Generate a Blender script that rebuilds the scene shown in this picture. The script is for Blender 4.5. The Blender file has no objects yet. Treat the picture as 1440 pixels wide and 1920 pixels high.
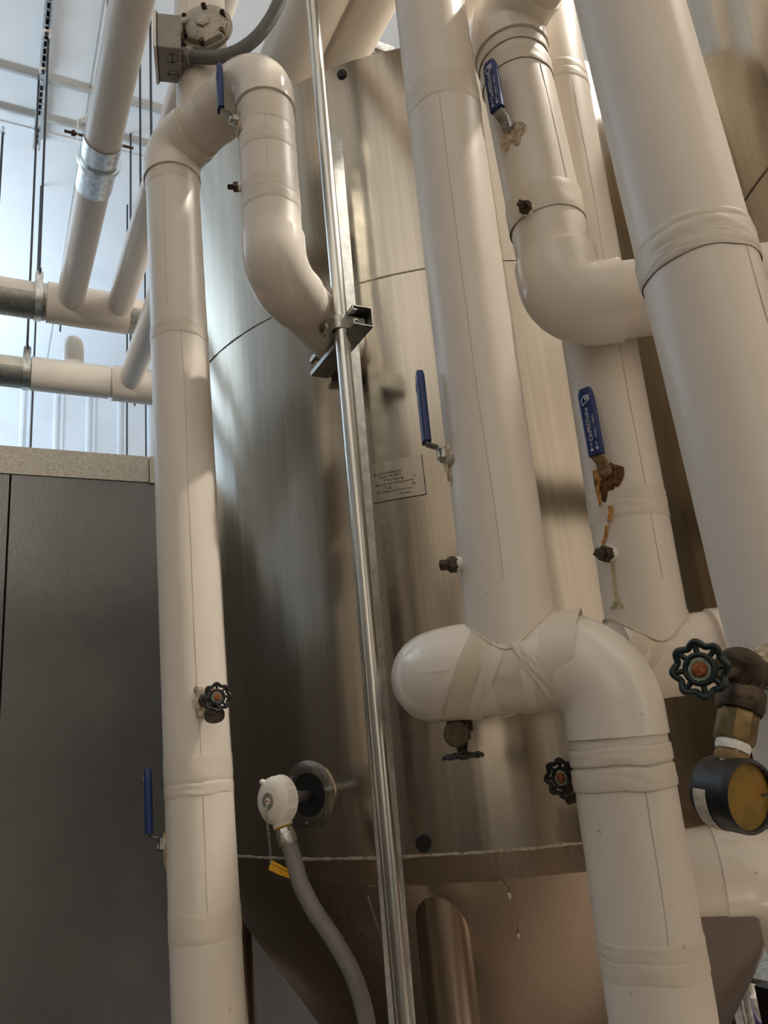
import bpy, bmesh, math, random
from mathutils import Vector, Matrix, noise
random.seed(7)
PI = math.pi
S = bpy.context.scene
COL = S.collection

# ------------------------------------------------------------------ camera
CAM_F, CAM_PITCH, CAM_ROLL, CAM_YAW = 1430.0, math.radians(16.4), math.radians(-5.6), math.radians(28.25)
EYE = Vector((0, 0, 1.6))
fw = Vector((math.sin(CAM_YAW)*math.cos(CAM_PITCH), math.cos(CAM_YAW)*math.cos(CAM_PITCH), math.sin(CAM_PITCH)))
r0 = Vector((math.cos(CAM_YAW), -math.sin(CAM_YAW), 0)); u0 = r0.cross(fw)
rt = math.cos(CAM_ROLL)*r0 + math.sin(CAM_ROLL)*u0
up = -math.sin(CAM_ROLL)*r0 + math.cos(CAM_ROLL)*u0
HF = Vector((math.sin(CAM_YAW), math.cos(CAM_YAW), 0)); HR = r0.copy()      # horizontal forward / right of the viewer
cam = bpy.data.cameras.new('camera'); cam.sensor_fit = 'VERTICAL'; cam.sensor_height = 36
cam.lens = CAM_F/1920*36; cam.clip_start = 0.02; cam.clip_end = 100
co = bpy.data.objects.new('camera', cam); COL.objects.link(co)
co.matrix_world = Matrix(((rt.x, up.x, -fw.x, EYE.x), (rt.y, up.y, -fw.y, EYE.y), (rt.z, up.z, -fw.z, EYE.z), (0, 0, 0, 1)))
S.camera = co

# ------------------------------------------------------------------ world, lamps, exposure
w = bpy.data.worlds.new('world'); S.world = w; w.use_nodes = True
w.node_tree.nodes['Background'].inputs[0].default_value = (0.75, 0.87, 1.0, 1)
w.node_tree.nodes['Background'].inputs[1].default_value = 0.6
S.view_settings.view_transform = 'Standard'; S.view_settings.look = 'None'
S.view_settings.gamma = 1; S.view_settings.exposure = 0.0; S.view_settings.use_curve_mapping = False
S.cycles.use_denoising = True
S.cycles.max_bounces = 10; S.cycles.glossy_bounces = 6; S.cycles.diffuse_bounces = 5
S.cycles.sample_clamp_indirect = 6.0

def area(name, loc, direction, sx, sy, watts, color):
    l = bpy.data.lights.new(name, 'AREA'); l.shape = 'RECTANGLE'; l.size = sx; l.size_y = sy
    l.energy = watts; l.color = color
    o = bpy.data.objects.new(name, l); COL.objects.link(o); o.location = loc
    o.rotation_euler = Vector(direction).to_track_quat('-Z', 'Y').to_euler()
    return o
COOL, WARM, NEUT = (0.72, 0.87, 1.0), (1.0, 0.89, 0.77), (1.0, 0.92, 0.84)
area('left_window_daylight', (-5.9, 3.6, 3.9), (1, 0.1, 0.35), 7.5, 2.8, 12, COOL)
area('right_window_daylight', (7.4, 1.0, 4.7), (-1, 0.1, -0.42), 3.0, 1.1, 260, (1.0, 0.95, 0.88))
area('skylight', (2.7, 0.1, 5.46), (-0.15, 0.05, -1), 1.0, 2.2, 120, (1.0, 0.95, 0.88))
area('ceiling_fill_near', (-2.4, -2.4, 1.6), (0, -.35, 1), 2.4, 2.4, 175, WARM)  # unseen lamp added to wash the ceiling for soft fill
area('ceiling_fill_right', (3.4, -2.6, 1.6), (0, -.35, 1), 2.4, 2.4, 160, WARM)  # second added ceiling wash, out of view behind the viewer
area('ceiling_fill_far', (-2.6, 6.3, 3.4), (0, 0.05, 1), 3.4, 1.2, 230, COOL)  # added cool fill to brighten the far ceiling, no fixture there
area('low_right_fill', (6.6, -1.6, 1.3), (-1, 0.35, -0.1), 2.4, 2.2, 115, (1.0, 0.88, 0.80))  # made-up low fill from the right, no opening in the wall
def sunspot(name, loc, target, watts, deg, blend, radius):
    l = bpy.data.lights.new(name, 'SPOT'); l.energy = watts; l.color = (1.0, 0.93, 0.82)
    l.spot_size = math.radians(deg); l.spot_blend = blend; l.shadow_soft_size = radius
    o = bpy.data.objects.new(name, l); COL.objects.link(o); o.location = loc
    o.rotation_euler = (Vector(target)-Vector(loc)).to_track_quat('-Z', 'Y').to_euler(); return o
sunspot('roof_window_sun', (2.45, 0.0, 5.38), (0.65, 0.85, 2.5), 480, 42, .5, .05)
sunspot('left_roof_window_sun', (-4.2, -2.8, 5.3), (0.1, 3.2, 3.08), 1050, 13, .6, .05)
sunspot('floor_fill_spot', (4.5, -3.5, 2.6), (1.05, 0.75, 0.0), 14000, 24, .7, .1)  # added spot, brightens the floor that the cone reflects

# ------------------------------------------------------------------ pixel / ray helpers (real distances)
def ray(x, y):
    return fw + (x-720)/CAM_F*rt - (y-960)/CAM_F*up
def at(x, y, f):                                    # point at horizontal forward distance f
    d = ray(x, y); return EYE + d*(f/d.dot(HF))
def on_height(x, y, z):
    d = ray(x, y); return EYE + d*((z-EYE.z)/d.z)
def CF(r, f, z):                                    # viewer's right / forward / height above floor
    return HR*r + HF*f + Vector((0, 0, z))
TK = CF(0.246, 2.345, 0); TR = 0.841                # main tank axis and radius
Z_TOP, Z_SEAM, Z_RIM, Z_CONE = 3.247, 2.609, 1.386, 1.335
CONE_T = math.tan(math.radians(35))
def on_tank(x, y, R=TR):
    d = ray(x, y); a = d.x*d.x+d.y*d.y; ox, oy = EYE.x-TK.x, EYE.y-TK.y
    b = 2*(ox*d.x+oy*d.y); c = ox*ox+oy*oy-R*R
    t = (-b-math.sqrt(b*b-4*a*c))/(2*a)
    p = EYE+d*t; n = Vector((p.x-TK.x, p.y-TK.y, 0)).normalized()
    return p, n

# ------------------------------------------------------------------ materials
def nd(nt, typ, **kw):
    n = nt.nodes.new(typ)
    for k, v in kw.items(): setattr(n, k, v)
    return n
def newmat(name):
    m = bpy.data.materials.new(name); m.use_nodes = True
    return m, m.node_tree, m.node_tree.nodes['Principled BSDF']
def coords(nt, scale=(1, 1, 1)):
    tc = nd(nt, 'ShaderNodeTexCoord'); mp = nd(nt, 'ShaderNodeMapping'); mp.inputs['Scale'].default_value = scale
    nt.links.new(tc.outputs['Object'], mp.inputs[0]); return mp.outputs[0]
def noise_n(nt, vec, scale, detail=3, rough=.55):
    n = nd(nt, 'ShaderNodeTexNoise'); n.inputs['Scale'].default_value = scale
    n.inputs['Detail'].default_value = detail; n.inputs['Roughness'].default_value = rough
    nt.links.new(vec, n.inputs['Vector']); return n.outputs['Fac']
def ramp(nt, fac, stops):
    r = nd(nt, 'ShaderNodeValToRGB'); e = r.color_ramp.elements
    while len(e) < len(stops): e.new(0.5)
    for el, (p, c) in zip(e, stops):
        el.position = p; el.color = (*c, 1) if len(c) == 3 else c
    nt.links.new(fac, r.inputs[0]); return r.outputs[0]
def mapr(nt, fac, a, b, lo=0.0, hi=1.0):
    m = nd(nt, 'ShaderNodeMapRange'); m.inputs[1].default_value = lo; m.inputs[2].default_value = hi
    m.inputs[3].default_value = a; m.inputs[4].default_value = b
    nt.links.new(fac, m.inputs[0]); return m.outputs[0]
def bump(nt, bs, fac, strength, dist):
    b = nd(nt, 'ShaderNodeBump'); b.inputs['Strength'].default_value = strength; b.inputs['Distance'].default_value = dist
    nt.links.new(fac, b.inputs['Height']); nt.links.new(b.outputs[0], bs.inputs['Normal']); return b
def simple(name, col, rough=.5, metal=0.0, var=.12, scale=30, bmp=0.0, bdist=.001, stretch=(1, 1, 1), spec=.5):
    m, nt, bs = newmat(name)
    v = coords(nt, stretch); f = noise_n(nt, v, scale)
    lo = tuple(c*(1-var) for c in col); hi = tuple(min(1, c*(1+var)) for c in col)
    nt.links.new(ramp(nt, f, [(.3, lo), (.7, hi)]), bs.inputs['Base Color'])
    bs.inputs['Roughness'].default_value = rough; bs.inputs['Metallic'].default_value = metal
    bs.inputs['Specular IOR Level'].default_value = spec
    if bmp: bump(nt, bs, noise_n(nt, v, scale*2.5, 2), bmp, bdist)
    return m
def pvc(name, col, rough, dirt=.06, bmp=.25):
    m, nt, bs = newmat(name)
    v = coords(nt)
    f = noise_n(nt, v, 5, 4); g = noise_n(nt, v, 70, 3)
    a = ramp(nt, f, [(.3, tuple(c*(1-dirt) for c in col)), (.7, col)])
    spk = ramp(nt, g, [(.245, (.45, .36, .26)), (.26, (1, 1, 1))])
    mx = nd(nt, 'ShaderNodeMixRGB', blend_type='MULTIPLY'); mx.inputs[0].default_value = .6
    nt.links.new(a, mx.inputs[1]); nt.links.new(spk, mx.inputs[2]); nt.links.new(mx.outputs[0], bs.inputs['Base Color'])
    nt.links.new(mapr(nt, f, rough*.85, rough*1.2), bs.inputs['Roughness'])
    bump(nt, bs, noise_n(nt, v, 14, 3), bmp, .0015)
    return m
def steel(name, col, rough, streak=.35, anis=.5, axis='Z', vary=.10):
    m, nt, bs = newmat(name)
    st = {'Z': (1, 1, .012), 'N': (1, 1, 1)}[axis]
    v = coords(nt, st)
    fine = noise_n(nt, v, 130, 3, .6); broad = noise_n(nt, v, 13, 3)
    dirt = noise_n(nt, coords(nt, (1, 1, .25)), 4, 5, .6)
    mm = nd(nt, 'ShaderNodeMath', operation='MULTIPLY'); nt.links.new(fine, mm.inputs[0]); nt.links.new(broad, mm.inputs[1])
    nt.links.new(ramp(nt, mm.outputs[0], [(.1, tuple(c*(1-streak) for c in col)), (.42, col)]), bs.inputs['Base Color'])
    bs.inputs['Metallic'].default_value = 1
    add = nd(nt, 'ShaderNodeMath', operation='ADD')
    nt.links.new(mapr(nt, dirt, rough-vary*.5, rough+vary), add.inputs[0]); nt.links.new(mapr(nt, fine, -.02, .03), add.inputs[1])
    nt.links.new(add.outputs[0], bs.inputs['Roughness'])
    if anis:
        tg = nd(nt, 'ShaderNodeTangent', direction_type='RADIAL', axis='Z')
        nt.links.new(tg.outputs[0], bs.inputs['Tangent'])
        bs.inputs['Anisotropic'].default_value = anis; bs.inputs['Anisotropic Rotation'].default_value = 0.0
    wv = noise_n(nt, coords(nt, (1, 1, .045)), 6.5, 2, .45)
    if anis != .3: bump(nt, bs, wv, .5, .012)
    return m
M = {}
M['jacket'] = pvc('white_pvc_jacket', (.80, .725, .635), .34)
M['fitting'] = pvc('glossy_pvc_fitting', (.83, .765, .68), .16, .04, .12)
M['tape'] = pvc('pvc_tape', (.76, .685, .58), .40, .10, .5)
M['tan_tape'] = pvc('yellowed_tape', (.70, .605, .47), .45, .15, .5)
M['seam'] = simple('jacket_seam', (.57, .50, .42), .7)
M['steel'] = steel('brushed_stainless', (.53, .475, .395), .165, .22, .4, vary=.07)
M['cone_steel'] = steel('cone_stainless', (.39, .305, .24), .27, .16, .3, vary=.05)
M['weld'] = simple('weld_bead', (.42, .37, .30), .45, 1.0, .4, 220, .6)
M['caulk'] = simple('light_caulk', (.50, .44, .36), .5, 0.5, .45, 160, .8)
M['galv'] = simple('galvanized_steel', (.36, .36, .335), .48, 1.0, .22, 45, .1)
M['conduit_galv'] = simple('conduit_galvanized', (.66, .66, .63), .26, 1.0, .15, 60, .05, stretch=(1, 1, .05))
M['bright_galv'] = simple('bright_galvanized', (.68, .70, .70), .30, 1.0, .3, 60, .1)
M['blue'] = simple('blue_vinyl', (.004, .026, .145), .36, 0, .15, 20)
M['white_ink'] = simple('white_ink', (.72, .75, .80), .6)
M['black_ink'] = simple('black_ink', (.03, .028, .025), .7)
M['grey_ink'] = simple('grey_ink', (.42, .38, .32), .7)
M['lever'] = simple('lever_steel', (.42, .42, .40), .38, 1.0, .3, 60)
M['rusty_lever'] = simple('rusty_lever_steel', (.30, .20, .11), .6, .6, .5, 90, .3)
M['bronze'] = simple('dark_bronze', (.085, .062, .042), .5, .75, .5, 90, .4)
M['brass'] = simple('tarnished_brass', (.20, .14, .065), .42, .85, .4, 70, .2)
M['wheel'] = simple('dark_green_wheel', (.007, .016, .014), .48, 0, .3, 60, .2)
M['wheel_black'] = simple('black_wheel', (.012, .012, .012), .45, 0, .3, 60, .2)
M['rust_nut'] = simple('rusty_nut', (.30, .09, .025), .7, .2, .6, 300, .4)
M['patina'] = simple('green_patina', (.25, .36, .28), .7, .1, .4, 200)
M['teflon'] = simple('white_thread_tape', (.78, .76, .70), .6, 0, .12, 200, .4)
M['black'] = simple('black_plastic', (.010, .010, .011), .42, 0, .2, 40)
M['hole'] = simple('dark_opening', (.004, .004, .004), .8)
M['gauge_label'] = simple('gauge_label', (.55, .49, .40), .6, 0, .3, 120)
m, nt, bs = newmat('stained_dial')
v = coords(nt); f = noise_n(nt, v, 55, 4, .6)
nt.links.new(ramp(nt, f, [(.3, (.15, .085, .012)), (.55, (.25, .15, .025)), (.75, (.28, .10, .012))]), bs.inputs['Base Color'])
bs.inputs['Roughness'].default_value = .28; M['dial'] = m
M['foam'] = simple('torn_insulation', (.60, .50, .36), .85, 0, .45, 170, .9, .004)
M['rust_foam'] = simple('rusty_insulation', (.16, .065, .025), .85, 0, .7, 170, .9, .004)
M['rust'] = simple('rust_streak', (.52, .24, .05), .7, 0, .5, 140)
M['pale_rust'] = simple('pale_stain', (.60, .50, .26), .7, 0, .3, 140)
M['moss'] = simple('green_stain', (.42, .43, .24), .8, 0, .4, 140)
M['grey_box'] = simple('grey_cast_metal', (.27, .25, .22), .5, .3, .1, 40, .1)
M['cast'] = simple('cast_aluminium', (.40, .36, .30), .48, .6, .15, 120, .3)
M['hose'] = simple('grey_flex_conduit', (.20, .19, .175), .5, 0, .12, 40)
M['hose_dark'] = simple('dark_grey_flex_conduit', (.125, .125, .118), .5, 0, .12, 40)
M['white_plastic'] = simple('white_plastic', (.80, .76, .68), .33, 0, .04, 30)
M['zinc'] = simple('zinc_fitting', (.50, .50, .46), .35, .9, .25, 150, .2)
M['yellow'] = simple('yellow_tag', (.68, .38, .015), .45, 0, .12, 40)
M['red'] = simple('red_ink', (.45, .05, .05), .6)
M['purple'] = simple('purple_hose', (.20, .12, .32), .45)
M['rod'] = simple('dark_threaded_rod', (.06, .065, .075), .5, .6, .3, 200)
M['ceil'] = simple('white_ceiling_liner', (.80, .83, .86), .6, 0, .03, 1.5)
M['ceil_trim'] = simple('ceiling_trim', (.46, .48, .48), .5, .2, .1, 8)
M['wall'] = simple('shop_wall', (.60, .555, .49), .8, 0, .08, 2)
M['corr'] = simple('white_corrugated', (.66, .72, .78), .5, 0, .05, 3)
M['floor'] = simple('concrete_floor', (.07, .058, .047), .55, 0, .25, 4)
m, nt, bs = newmat('embossed_galvalume')
v = coords(nt); f = noise_n(nt, v, 150, 2, .5); g = noise_n(nt, v, 2.0, 4)
nt.links.new(ramp(nt, g, [(.3, (.15, .155, .15)), (.7, (.21, .21, .20))]), bs.inputs['Base Color'])
bs.inputs['Metallic'].default_value = .75
nt.links.new(mapr(nt, f, .34, .52), bs.inputs['Roughness'])
bump(nt, bs, f, .5, .002); M['panel'] = m
M['panel_trim'] = simple('embossed_trim', (.36, .33, .28), .5, .4, .2, 90, .4, .002)

# ------------------------------------------------------------------ mesh helper
class MB:
    def __init__(s): s.v = []; s.f = []
    def add(s, vs, fs):
        o = len(s.v); s.v += [Vector(p) for p in vs]; s.f += [tuple(i+o for i in f) for f in fs]; return s
    def box(s, c, size, ax=None):
        c = Vector(c); X, Y, Z = ax or (Vector((1, 0, 0)), Vector((0, 1, 0)), Vector((0, 0, 1)))
        vs = [c + X*(size[0]/2*i) + Y*(size[1]/2*j) + Z*(size[2]/2*k) for k in (-1, 1) for j in (-1, 1) for i in (-1, 1)]
        return s.add(vs, [(0, 2, 3, 1), (4, 5, 7, 6), (0, 1, 5, 4), (2, 6, 7, 3), (0, 4, 6, 2), (1, 3, 7, 5)])
    def tube(s, pts, r, seg=24, caps=True, sx=1.0, sy=1.0, ref=None, jitter=0.0, closed=False):
        pts = [Vector(p) for p in pts]; n = len(pts)
        rs = r if isinstance(r, (list, tuple)) else [r]*n
        vs = []; prev = None
        for i, p in enumerate(pts):
            if closed: t = (pts[(i+1) % n]-pts[i-1]).normalized()
            elif i == 0: t = (pts[1]-p).normalized()
            elif i == n-1: t = (p-pts[-2]).normalized()
            else: t = ((pts[i+1]-p).normalized()+(p-pts[i-1]).normalized()).normalized()
            if prev is None:
                a = Vector(ref) if ref is not None else (Vector((0, 0, 1)) if abs(t.z) < .9 else Vector((1, 0, 0)))
                a = (a - t*a.dot(t)).normalized()
            else:
                a = (prev - t*prev.dot(t)).normalized()
            prev = a; b = t.cross(a)
            for k in range(seg):
                an = 2*PI*k/seg; rr = rs[i]
                q = p + a*(math.cos(an)*rr*sx) + b*(math.sin(an)*rr*sy)
                if jitter:
                    q += (q-p).normalized()*jitter*noise.noise(q*38)
                vs.append(q)
        fs = []
        m_ = n if closed else n-1
        for i in range(m_):
            j2 = (i+1) % n
            for k in range(seg):
                k2 = (k+1) % seg
                fs.append((i*seg+k, i*seg+k2, j2*seg+k2, j2*seg+k))
        if caps and not closed:
            fs.append(tuple(reversed(range(seg)))); fs.append(tuple(range((n-1)*seg, n*seg)))
        return s.add(vs, fs)
    def lathe(s, prof, o, axis, seg=32, caps=True, phase=0.0):
        o = Vector(o); t = Vector(axis).normalized()
        a = Vector((0, 0, 1)) if abs(t.z) < .9 else Vector((1, 0, 0)); a = (a-t*a.dot(t)).normalized(); b = t.cross(a)
        vs = [o+t*h+(a*math.cos(2*PI*k/seg+phase)+b*math.sin(2*PI*k/seg+phase))*r for r, h in prof for k in range(seg)]
        n = len(prof); fs = []
        for i in range(n-1):
            for k in range(seg):
                k2 = (k+1) % seg; fs.append((i*seg+k, i*seg+k2, (i+1)*seg+k2, (i+1)*seg+k))
        if caps:
            fs.append(tuple(reversed(range(seg)))); fs.append(tuple(range((n-1)*seg, n*seg)))
        return s.add(vs, fs)
    def blob(s, c, rad, ax, amp=.35, freq=60, sub=3):
        bm = bmesh.new(); bmesh.ops.create_icosphere(bm, subdivisions=sub, radius=1)
        c = Vector(c); vs = []
        for vv in bm.verts:
            d = vv.co.copy(); k = 1+amp*noise.noise((d*1.7)+c*freq)
            vs.append(c+ax[0]*(d.x*rad[0]*k)+ax[1]*(d.y*rad[1]*k)+ax[2]*(d.z*rad[2]*k))
        fs = [tuple(x.index for x in f.verts) for f in bm.faces]; bm.free()
        return s.add(vs, fs)
    def build(s, name, mat, parent=None, sharp=35, bevel=0.0, solid=0.0):
        me = bpy.data.meshes.new(name); o = bpy.data.objects.new(name, me); COL.objects.link(o)
        if parent is not None:
            off = world_loc(parent); o.parent = parent
        else:
            lo = Vector((min(p.x for p in s.v), min(p.y for p in s.v), min(p.z for p in s.v)))
            hi = Vector((max(p.x for p in s.v), max(p.y for p in s.v), max(p.z for p in s.v)))
            off = Vector(((lo.x+hi.x)/2, (lo.y+hi.y)/2, lo.z)); o.location = off
        me.from_pydata([p-off for p in s.v], [], s.f); me.update()
        bm = bmesh.new(); bm.from_mesh(me); bmesh.ops.recalc_face_normals(bm, faces=bm.faces); bm.to_mesh(me); bm.free()
        me.polygons.foreach_set('use_smooth', [True]*len(me.polygons)); me.set_sharp_from_angle(angle=math.radians(sharp))
        me.materials.append(mat)
        if bevel:
            b = o.modifiers.new('bevel', 'BEVEL'); b.width = bevel; b.segments = 2; b.limit_method = 'ANGLE'
        if solid:
            b = o.modifiers.new('thickness', 'SOLIDIFY'); b.thickness = solid; b.offset = 0
            e = o.modifiers.new('crisp_edges', 'EDGE_SPLIT'); e.split_angle = math.radians(40)
        return o
def world_loc(o):
    p = Vector((0, 0, 0))
    while o is not None: p += o.location; o = o.parent
    return p
def thing(name, label, cat, loc, group=None):
    o = bpy.data.objects.new(name, None); COL.objects.link(o); o.location = loc; o.empty_display_size = .05
    o['label'] = label; o['category'] = cat
    if group: o['group'] = group
    return o
def tag(o, label, cat, group=None):
    o['label'] = label; o['category'] = cat
    if group: o['group'] = group
    return o
def struct(o): o['kind'] = 'structure'; return o
def frame(n, upv=Vector((0, 0, 1))):                # axes: n outward, side, up-ish
    n = Vector(n).normalized(); u = (upv-n*upv.dot(n)).normalized(); return n, u.cross(n), u
def text_mesh(txt, size, origin, xd, yd, extrude=.0002, warp=None, align='LEFT', sx=1.0):
    cu = bpy.data.curves.new('lettering', 'FONT'); cu.body = txt; cu.size = size; cu.extrude = 0; cu.align_x = align
    cu.resolution_u = 2
    o = bpy.data.objects.new('lettering', cu); COL.objects.link(o)
    dg = bpy.context.evaluated_depsgraph_get(); me = o.evaluated_get(dg).to_mesh()
    mb = MB(); n = Vector(xd).cross(Vector(yd)).normalized()
    vs = []
    for v_ in me.vertices:
        x, y = v_.co.x*sx, v_.co.y
        vs.append(warp(x, y) if warp else Vector(origin)+Vector(xd)*x+Vector(yd)*y)
    mb.add(vs, [tuple(p.vertices) for p in me.polygons])
    o.evaluated_get(dg).to_mesh_clear(); bpy.data.objects.remove(o); bpy.data.curves.remove(cu)
    return mb

# ------------------------------------------------------------------ the room
def plane_box(name, lo, hi, mat):
    lo, hi = Vector(lo), Vector(hi)
    return struct(MB().box((lo+hi)/2, hi-lo).build(name, mat))
XL, XR, YF, YB, ZC = -6.0, 7.6, -5.0, 7.6, 5.5
plane_box('floor', (XL, YF, -.1), (XR, YB, 0), M['floor'])
plane_box('ceiling', (XL, YF, ZC), (XR, YB, ZC+.1), M['ceil'])
plane_box('wall_right', (XR, YF, 0), (XR+.1, YB, ZC), M['wall'])
plane_box('wall_front', (XL, YF-.1, 0), (XR, YF, ZC), M['wall'])
M['wall_dark'] = simple('dark_shop_wall', (.20, .18, .155), .8, 0, .1, 2)
plane_box('wall_left', (XL-.1, YF, 0), (XL, YB, ZC), M['wall_dark'])
# unseen dark slabs and posts, added to reflect as bands in the stainless
M['reflected_band'] = simple('dark_reflected_band', (.05, .042, .036), .6, 0, .1, 3)
for i, (x0, x1) in enumerate(((-5.2, -3.9), (-.7, .3), (2.0, 2.9))):
    plane_box('reflected_band_%d' % (i+1), (x0, YF+.002, 0), (x1, YF+.04, 3.6), M['reflected_band'])
for i, (x, y) in enumerate(((-4.2, -1.2), (-3.6, 1.4), (5.9, -.6))):
    plane_box('reflected_post_%d' % (i+1), (x-.13, y-.13, 0), (x+.13, y+.13, ZC), M['reflected_band'])
# corrugated liner on the far wall
mb = MB(); prof = []; x = XL
while x < XR:
    prof += [(x, 0), (x+.17, 0), (x+.185, -.022), (x+.205, -.022), (x+.22, 0), (x+.235, 0), (x+.242, -.012), (x+.26, -.012), (x+.267, 0)]; x += .30
vs = []
for (px, py) in prof: vs += [(px, YB-.03+py, 2.2), (px, YB-.03+py, ZC)]
mb.add(vs, [(2*i, 2*i+2, 2*i+3, 2*i+1) for i in range(len(prof)-1)])
struct(mb.build('wall_back', M['corr'], sharp=15, solid=.002))
# ceiling trims and seams
for i, (yy, th) in enumerate(((3.9/.992, .018), (3.9/.919, .015))):
    plane_box('trim_%d' % (i+1), (XL, yy-th/2, ZC-.03), (XR, yy+th/2, ZC), M['ceil_trim'])
plane_box('trim_3', (XL, 4.37, ZC-.008), (XR, 4.39, ZC), M['ceil'])
p = on_height(195, 0, ZC)
plane_box('trim_4', (p.x-.004, YF, ZC-.004), (p.x+.004, YB, ZC), M['ceil_trim'])
M['backing'] = simple('dark_backing', (.02, .02, .02), .9)
# grey embossed cold room panel on the left
PY = 3.2; PT = 1.6+.395*PY
sx_ = at(10, 1100, 1.0); k = PY/sx_.y; SX = sx_.x*k
plane_box('wall_cold_room', (XL+.02, PY, 0), (SX-.004, PY+.1, PT-.12), M['panel'])
plane_box('wall_cold_room_panel', (SX+.004, PY, 0), (3.2, PY+.1, PT-.12), M['panel'])
plane_box('trim_7', (SX-.02, PY+.02, 0), (SX+.02, PY+.09, PT-.12), M['backing'])  # dark strip added behind the seam so no light shows through
cx_ = at(278, 870, 1.0); CXX = cx_.x*PY/cx_.y
plane_box('trim_5', (XL+.02, PY-.006, PT-.118), (CXX, PY+.1, PT), M['panel_trim'])
plane_box('trim_6', (CXX+.004, PY-.012, PT-.122), (3.2, PY+.1, PT), M['panel_trim'])

# ------------------------------------------------------------------ main tank
def cyl_patch(a0, a1, z0, z1, R, na=96, nz=1, C=TK):
    vs = [Vector((C.x+R*math.cos(a0+(a1-a0)*i/na), C.y+R*math.sin(a0+(a1-a0)*i/na), z0+(z1-z0)*j/nz)) for j in range(nz+1) for i in range(na+1)]
    fs = [(j*(na+1)+i, j*(na+1)+i+1, (j+1)*(na+1)+i+1, (j+1)*(na+1)+i) for j in range(nz) for i in range(na)]
    return vs, fs
def ring_bead(mb, C, R, z, r, seg=300, jit=0.0):
    pts = []
    for i in range(seg):
        a = 2*PI*i/seg; q = Vector((C.x+R*math.cos(a), C.y+R*math.sin(a), z))
        q.z += jit*noise.noise(q*30); pts.append(q)
    mb.tube(pts, [r*(1+(.6*noise.noise(q*60) if jit else 0)) for q in pts], 6, closed=True)
def tank(name, label, C, R, detail=True):
    t = thing(name, label, 'tank', (C.x, C.y, 0))
    MB().add(*cyl_patch(0, 2*PI, Z_SEAM+.001, Z_TOP, R, 192, 1, C)).build('upper_shell', M['steel'], t)
    MB().lathe([(R, 0), (R-.012, .004), (R*.6, .05), (.05, .10)], (C.x, C.y, Z_TOP), (0, 0, 1), 128).build('top_head', M['steel'], t)
    MB().add(*cyl_patch(0, 2*PI, Z_RIM, Z_SEAM-.001, R, 192, 1, C)).build('lower_shell', M['steel'], t)
    mb = MB(); ring_bead(mb, C, R+.0002, Z_SEAM, .0022, jit=.0006); mb.build('seam_weld', M['weld'], t)
    mb = MB(); ring_bead(mb, C, R-.002, Z_RIM-.002, .0036, 420, .0014); mb.build('rim_sealant', M['caulk'], t)
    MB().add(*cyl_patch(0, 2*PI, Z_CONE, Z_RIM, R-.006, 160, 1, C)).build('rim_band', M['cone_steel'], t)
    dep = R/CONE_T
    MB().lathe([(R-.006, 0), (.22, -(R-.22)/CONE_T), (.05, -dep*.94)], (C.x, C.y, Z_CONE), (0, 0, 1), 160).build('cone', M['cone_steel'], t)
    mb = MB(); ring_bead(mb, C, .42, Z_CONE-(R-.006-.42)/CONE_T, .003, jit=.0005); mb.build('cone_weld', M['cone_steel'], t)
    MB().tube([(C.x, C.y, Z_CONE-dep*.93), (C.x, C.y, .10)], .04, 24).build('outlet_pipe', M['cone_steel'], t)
    return t
T1 = tank('fermentation_tank', 'tall stainless conical-bottom tank standing behind the white pipes', TK, TR)
T2c = CF(1.62, 1.38, 0)
T2 = tank('fermentation_tank', 'dull stainless tank at the right edge, behind the nearest white pipe', T2c, .80)
def tank_leg(t, c, ztop, r=.05):
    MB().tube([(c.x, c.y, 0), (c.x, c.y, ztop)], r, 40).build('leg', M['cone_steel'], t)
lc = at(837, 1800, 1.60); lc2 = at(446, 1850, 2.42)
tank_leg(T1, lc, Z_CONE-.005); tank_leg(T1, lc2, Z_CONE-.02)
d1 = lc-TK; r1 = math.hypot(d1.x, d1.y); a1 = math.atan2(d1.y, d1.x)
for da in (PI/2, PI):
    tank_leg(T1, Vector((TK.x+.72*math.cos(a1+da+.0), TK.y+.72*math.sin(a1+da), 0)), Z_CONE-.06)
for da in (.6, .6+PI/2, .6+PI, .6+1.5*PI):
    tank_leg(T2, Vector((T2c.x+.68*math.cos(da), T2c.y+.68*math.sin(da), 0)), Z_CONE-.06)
# doubler plate welded to the cone around the front leg
def ray_cone(x, y, off=0.0):
    d = ray(x, y); lo, hi = 1.2, 2.6; prevv = None
    for i in range(4000):
        t_ = .8+i*.0006; p_ = EYE+d*t_
        rr = math.hypot(p_.x-TK.x, p_.y-TK.y); rc = (TR-.006)-(Z_CONE-p_.z)*CONE_T
        if p_.z < Z_CONE and rr < rc+off: return p_
    return EYE+d*1.7
out = [(782, 1618), (830, 1624), (880, 1622), (938, 1622), (950, 1665), (962, 1715), (972, 1762), (955, 1795), (925, 1815), (893, 1826), (860, 1828), (800, 1825)]
pts = [ray_cone(x, y, .004) for x, y in out]; cen = ray_cone(880, 1720, .004)
mb = MB(); mb.add([cen]+pts, [(0, i+1, (i+1) % len(pts)+1) for i in range(len(pts))])
mb2 = MB(); N = 5                                  # subdivide on the cone so that the plate follows it
allv = []; fs = []
for ring in range(N+1):
    for q in pts:
        p_ = cen.lerp(q, ring/N); rr = math.hypot(p_.x-TK.x, p_.y-TK.y)
        rc = (TR-.006)-(Z_CONE-p_.z)*CONE_T+.004
        allv.append(Vector((TK.x+(p_.x-TK.x)/rr*rc, TK.y+(p_.y-TK.y)/rr*rc, p_.z)))
n_ = len(pts)
fs = [(r_*n_+i, r_*n_+(i+1) % n_, (r_+1)*n_+(i+1) % n_, (r_+1)*n_+i) for r_ in range(1, N) for i in range(n_)]+[tuple(n_+i for i in range(n_))]
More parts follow.
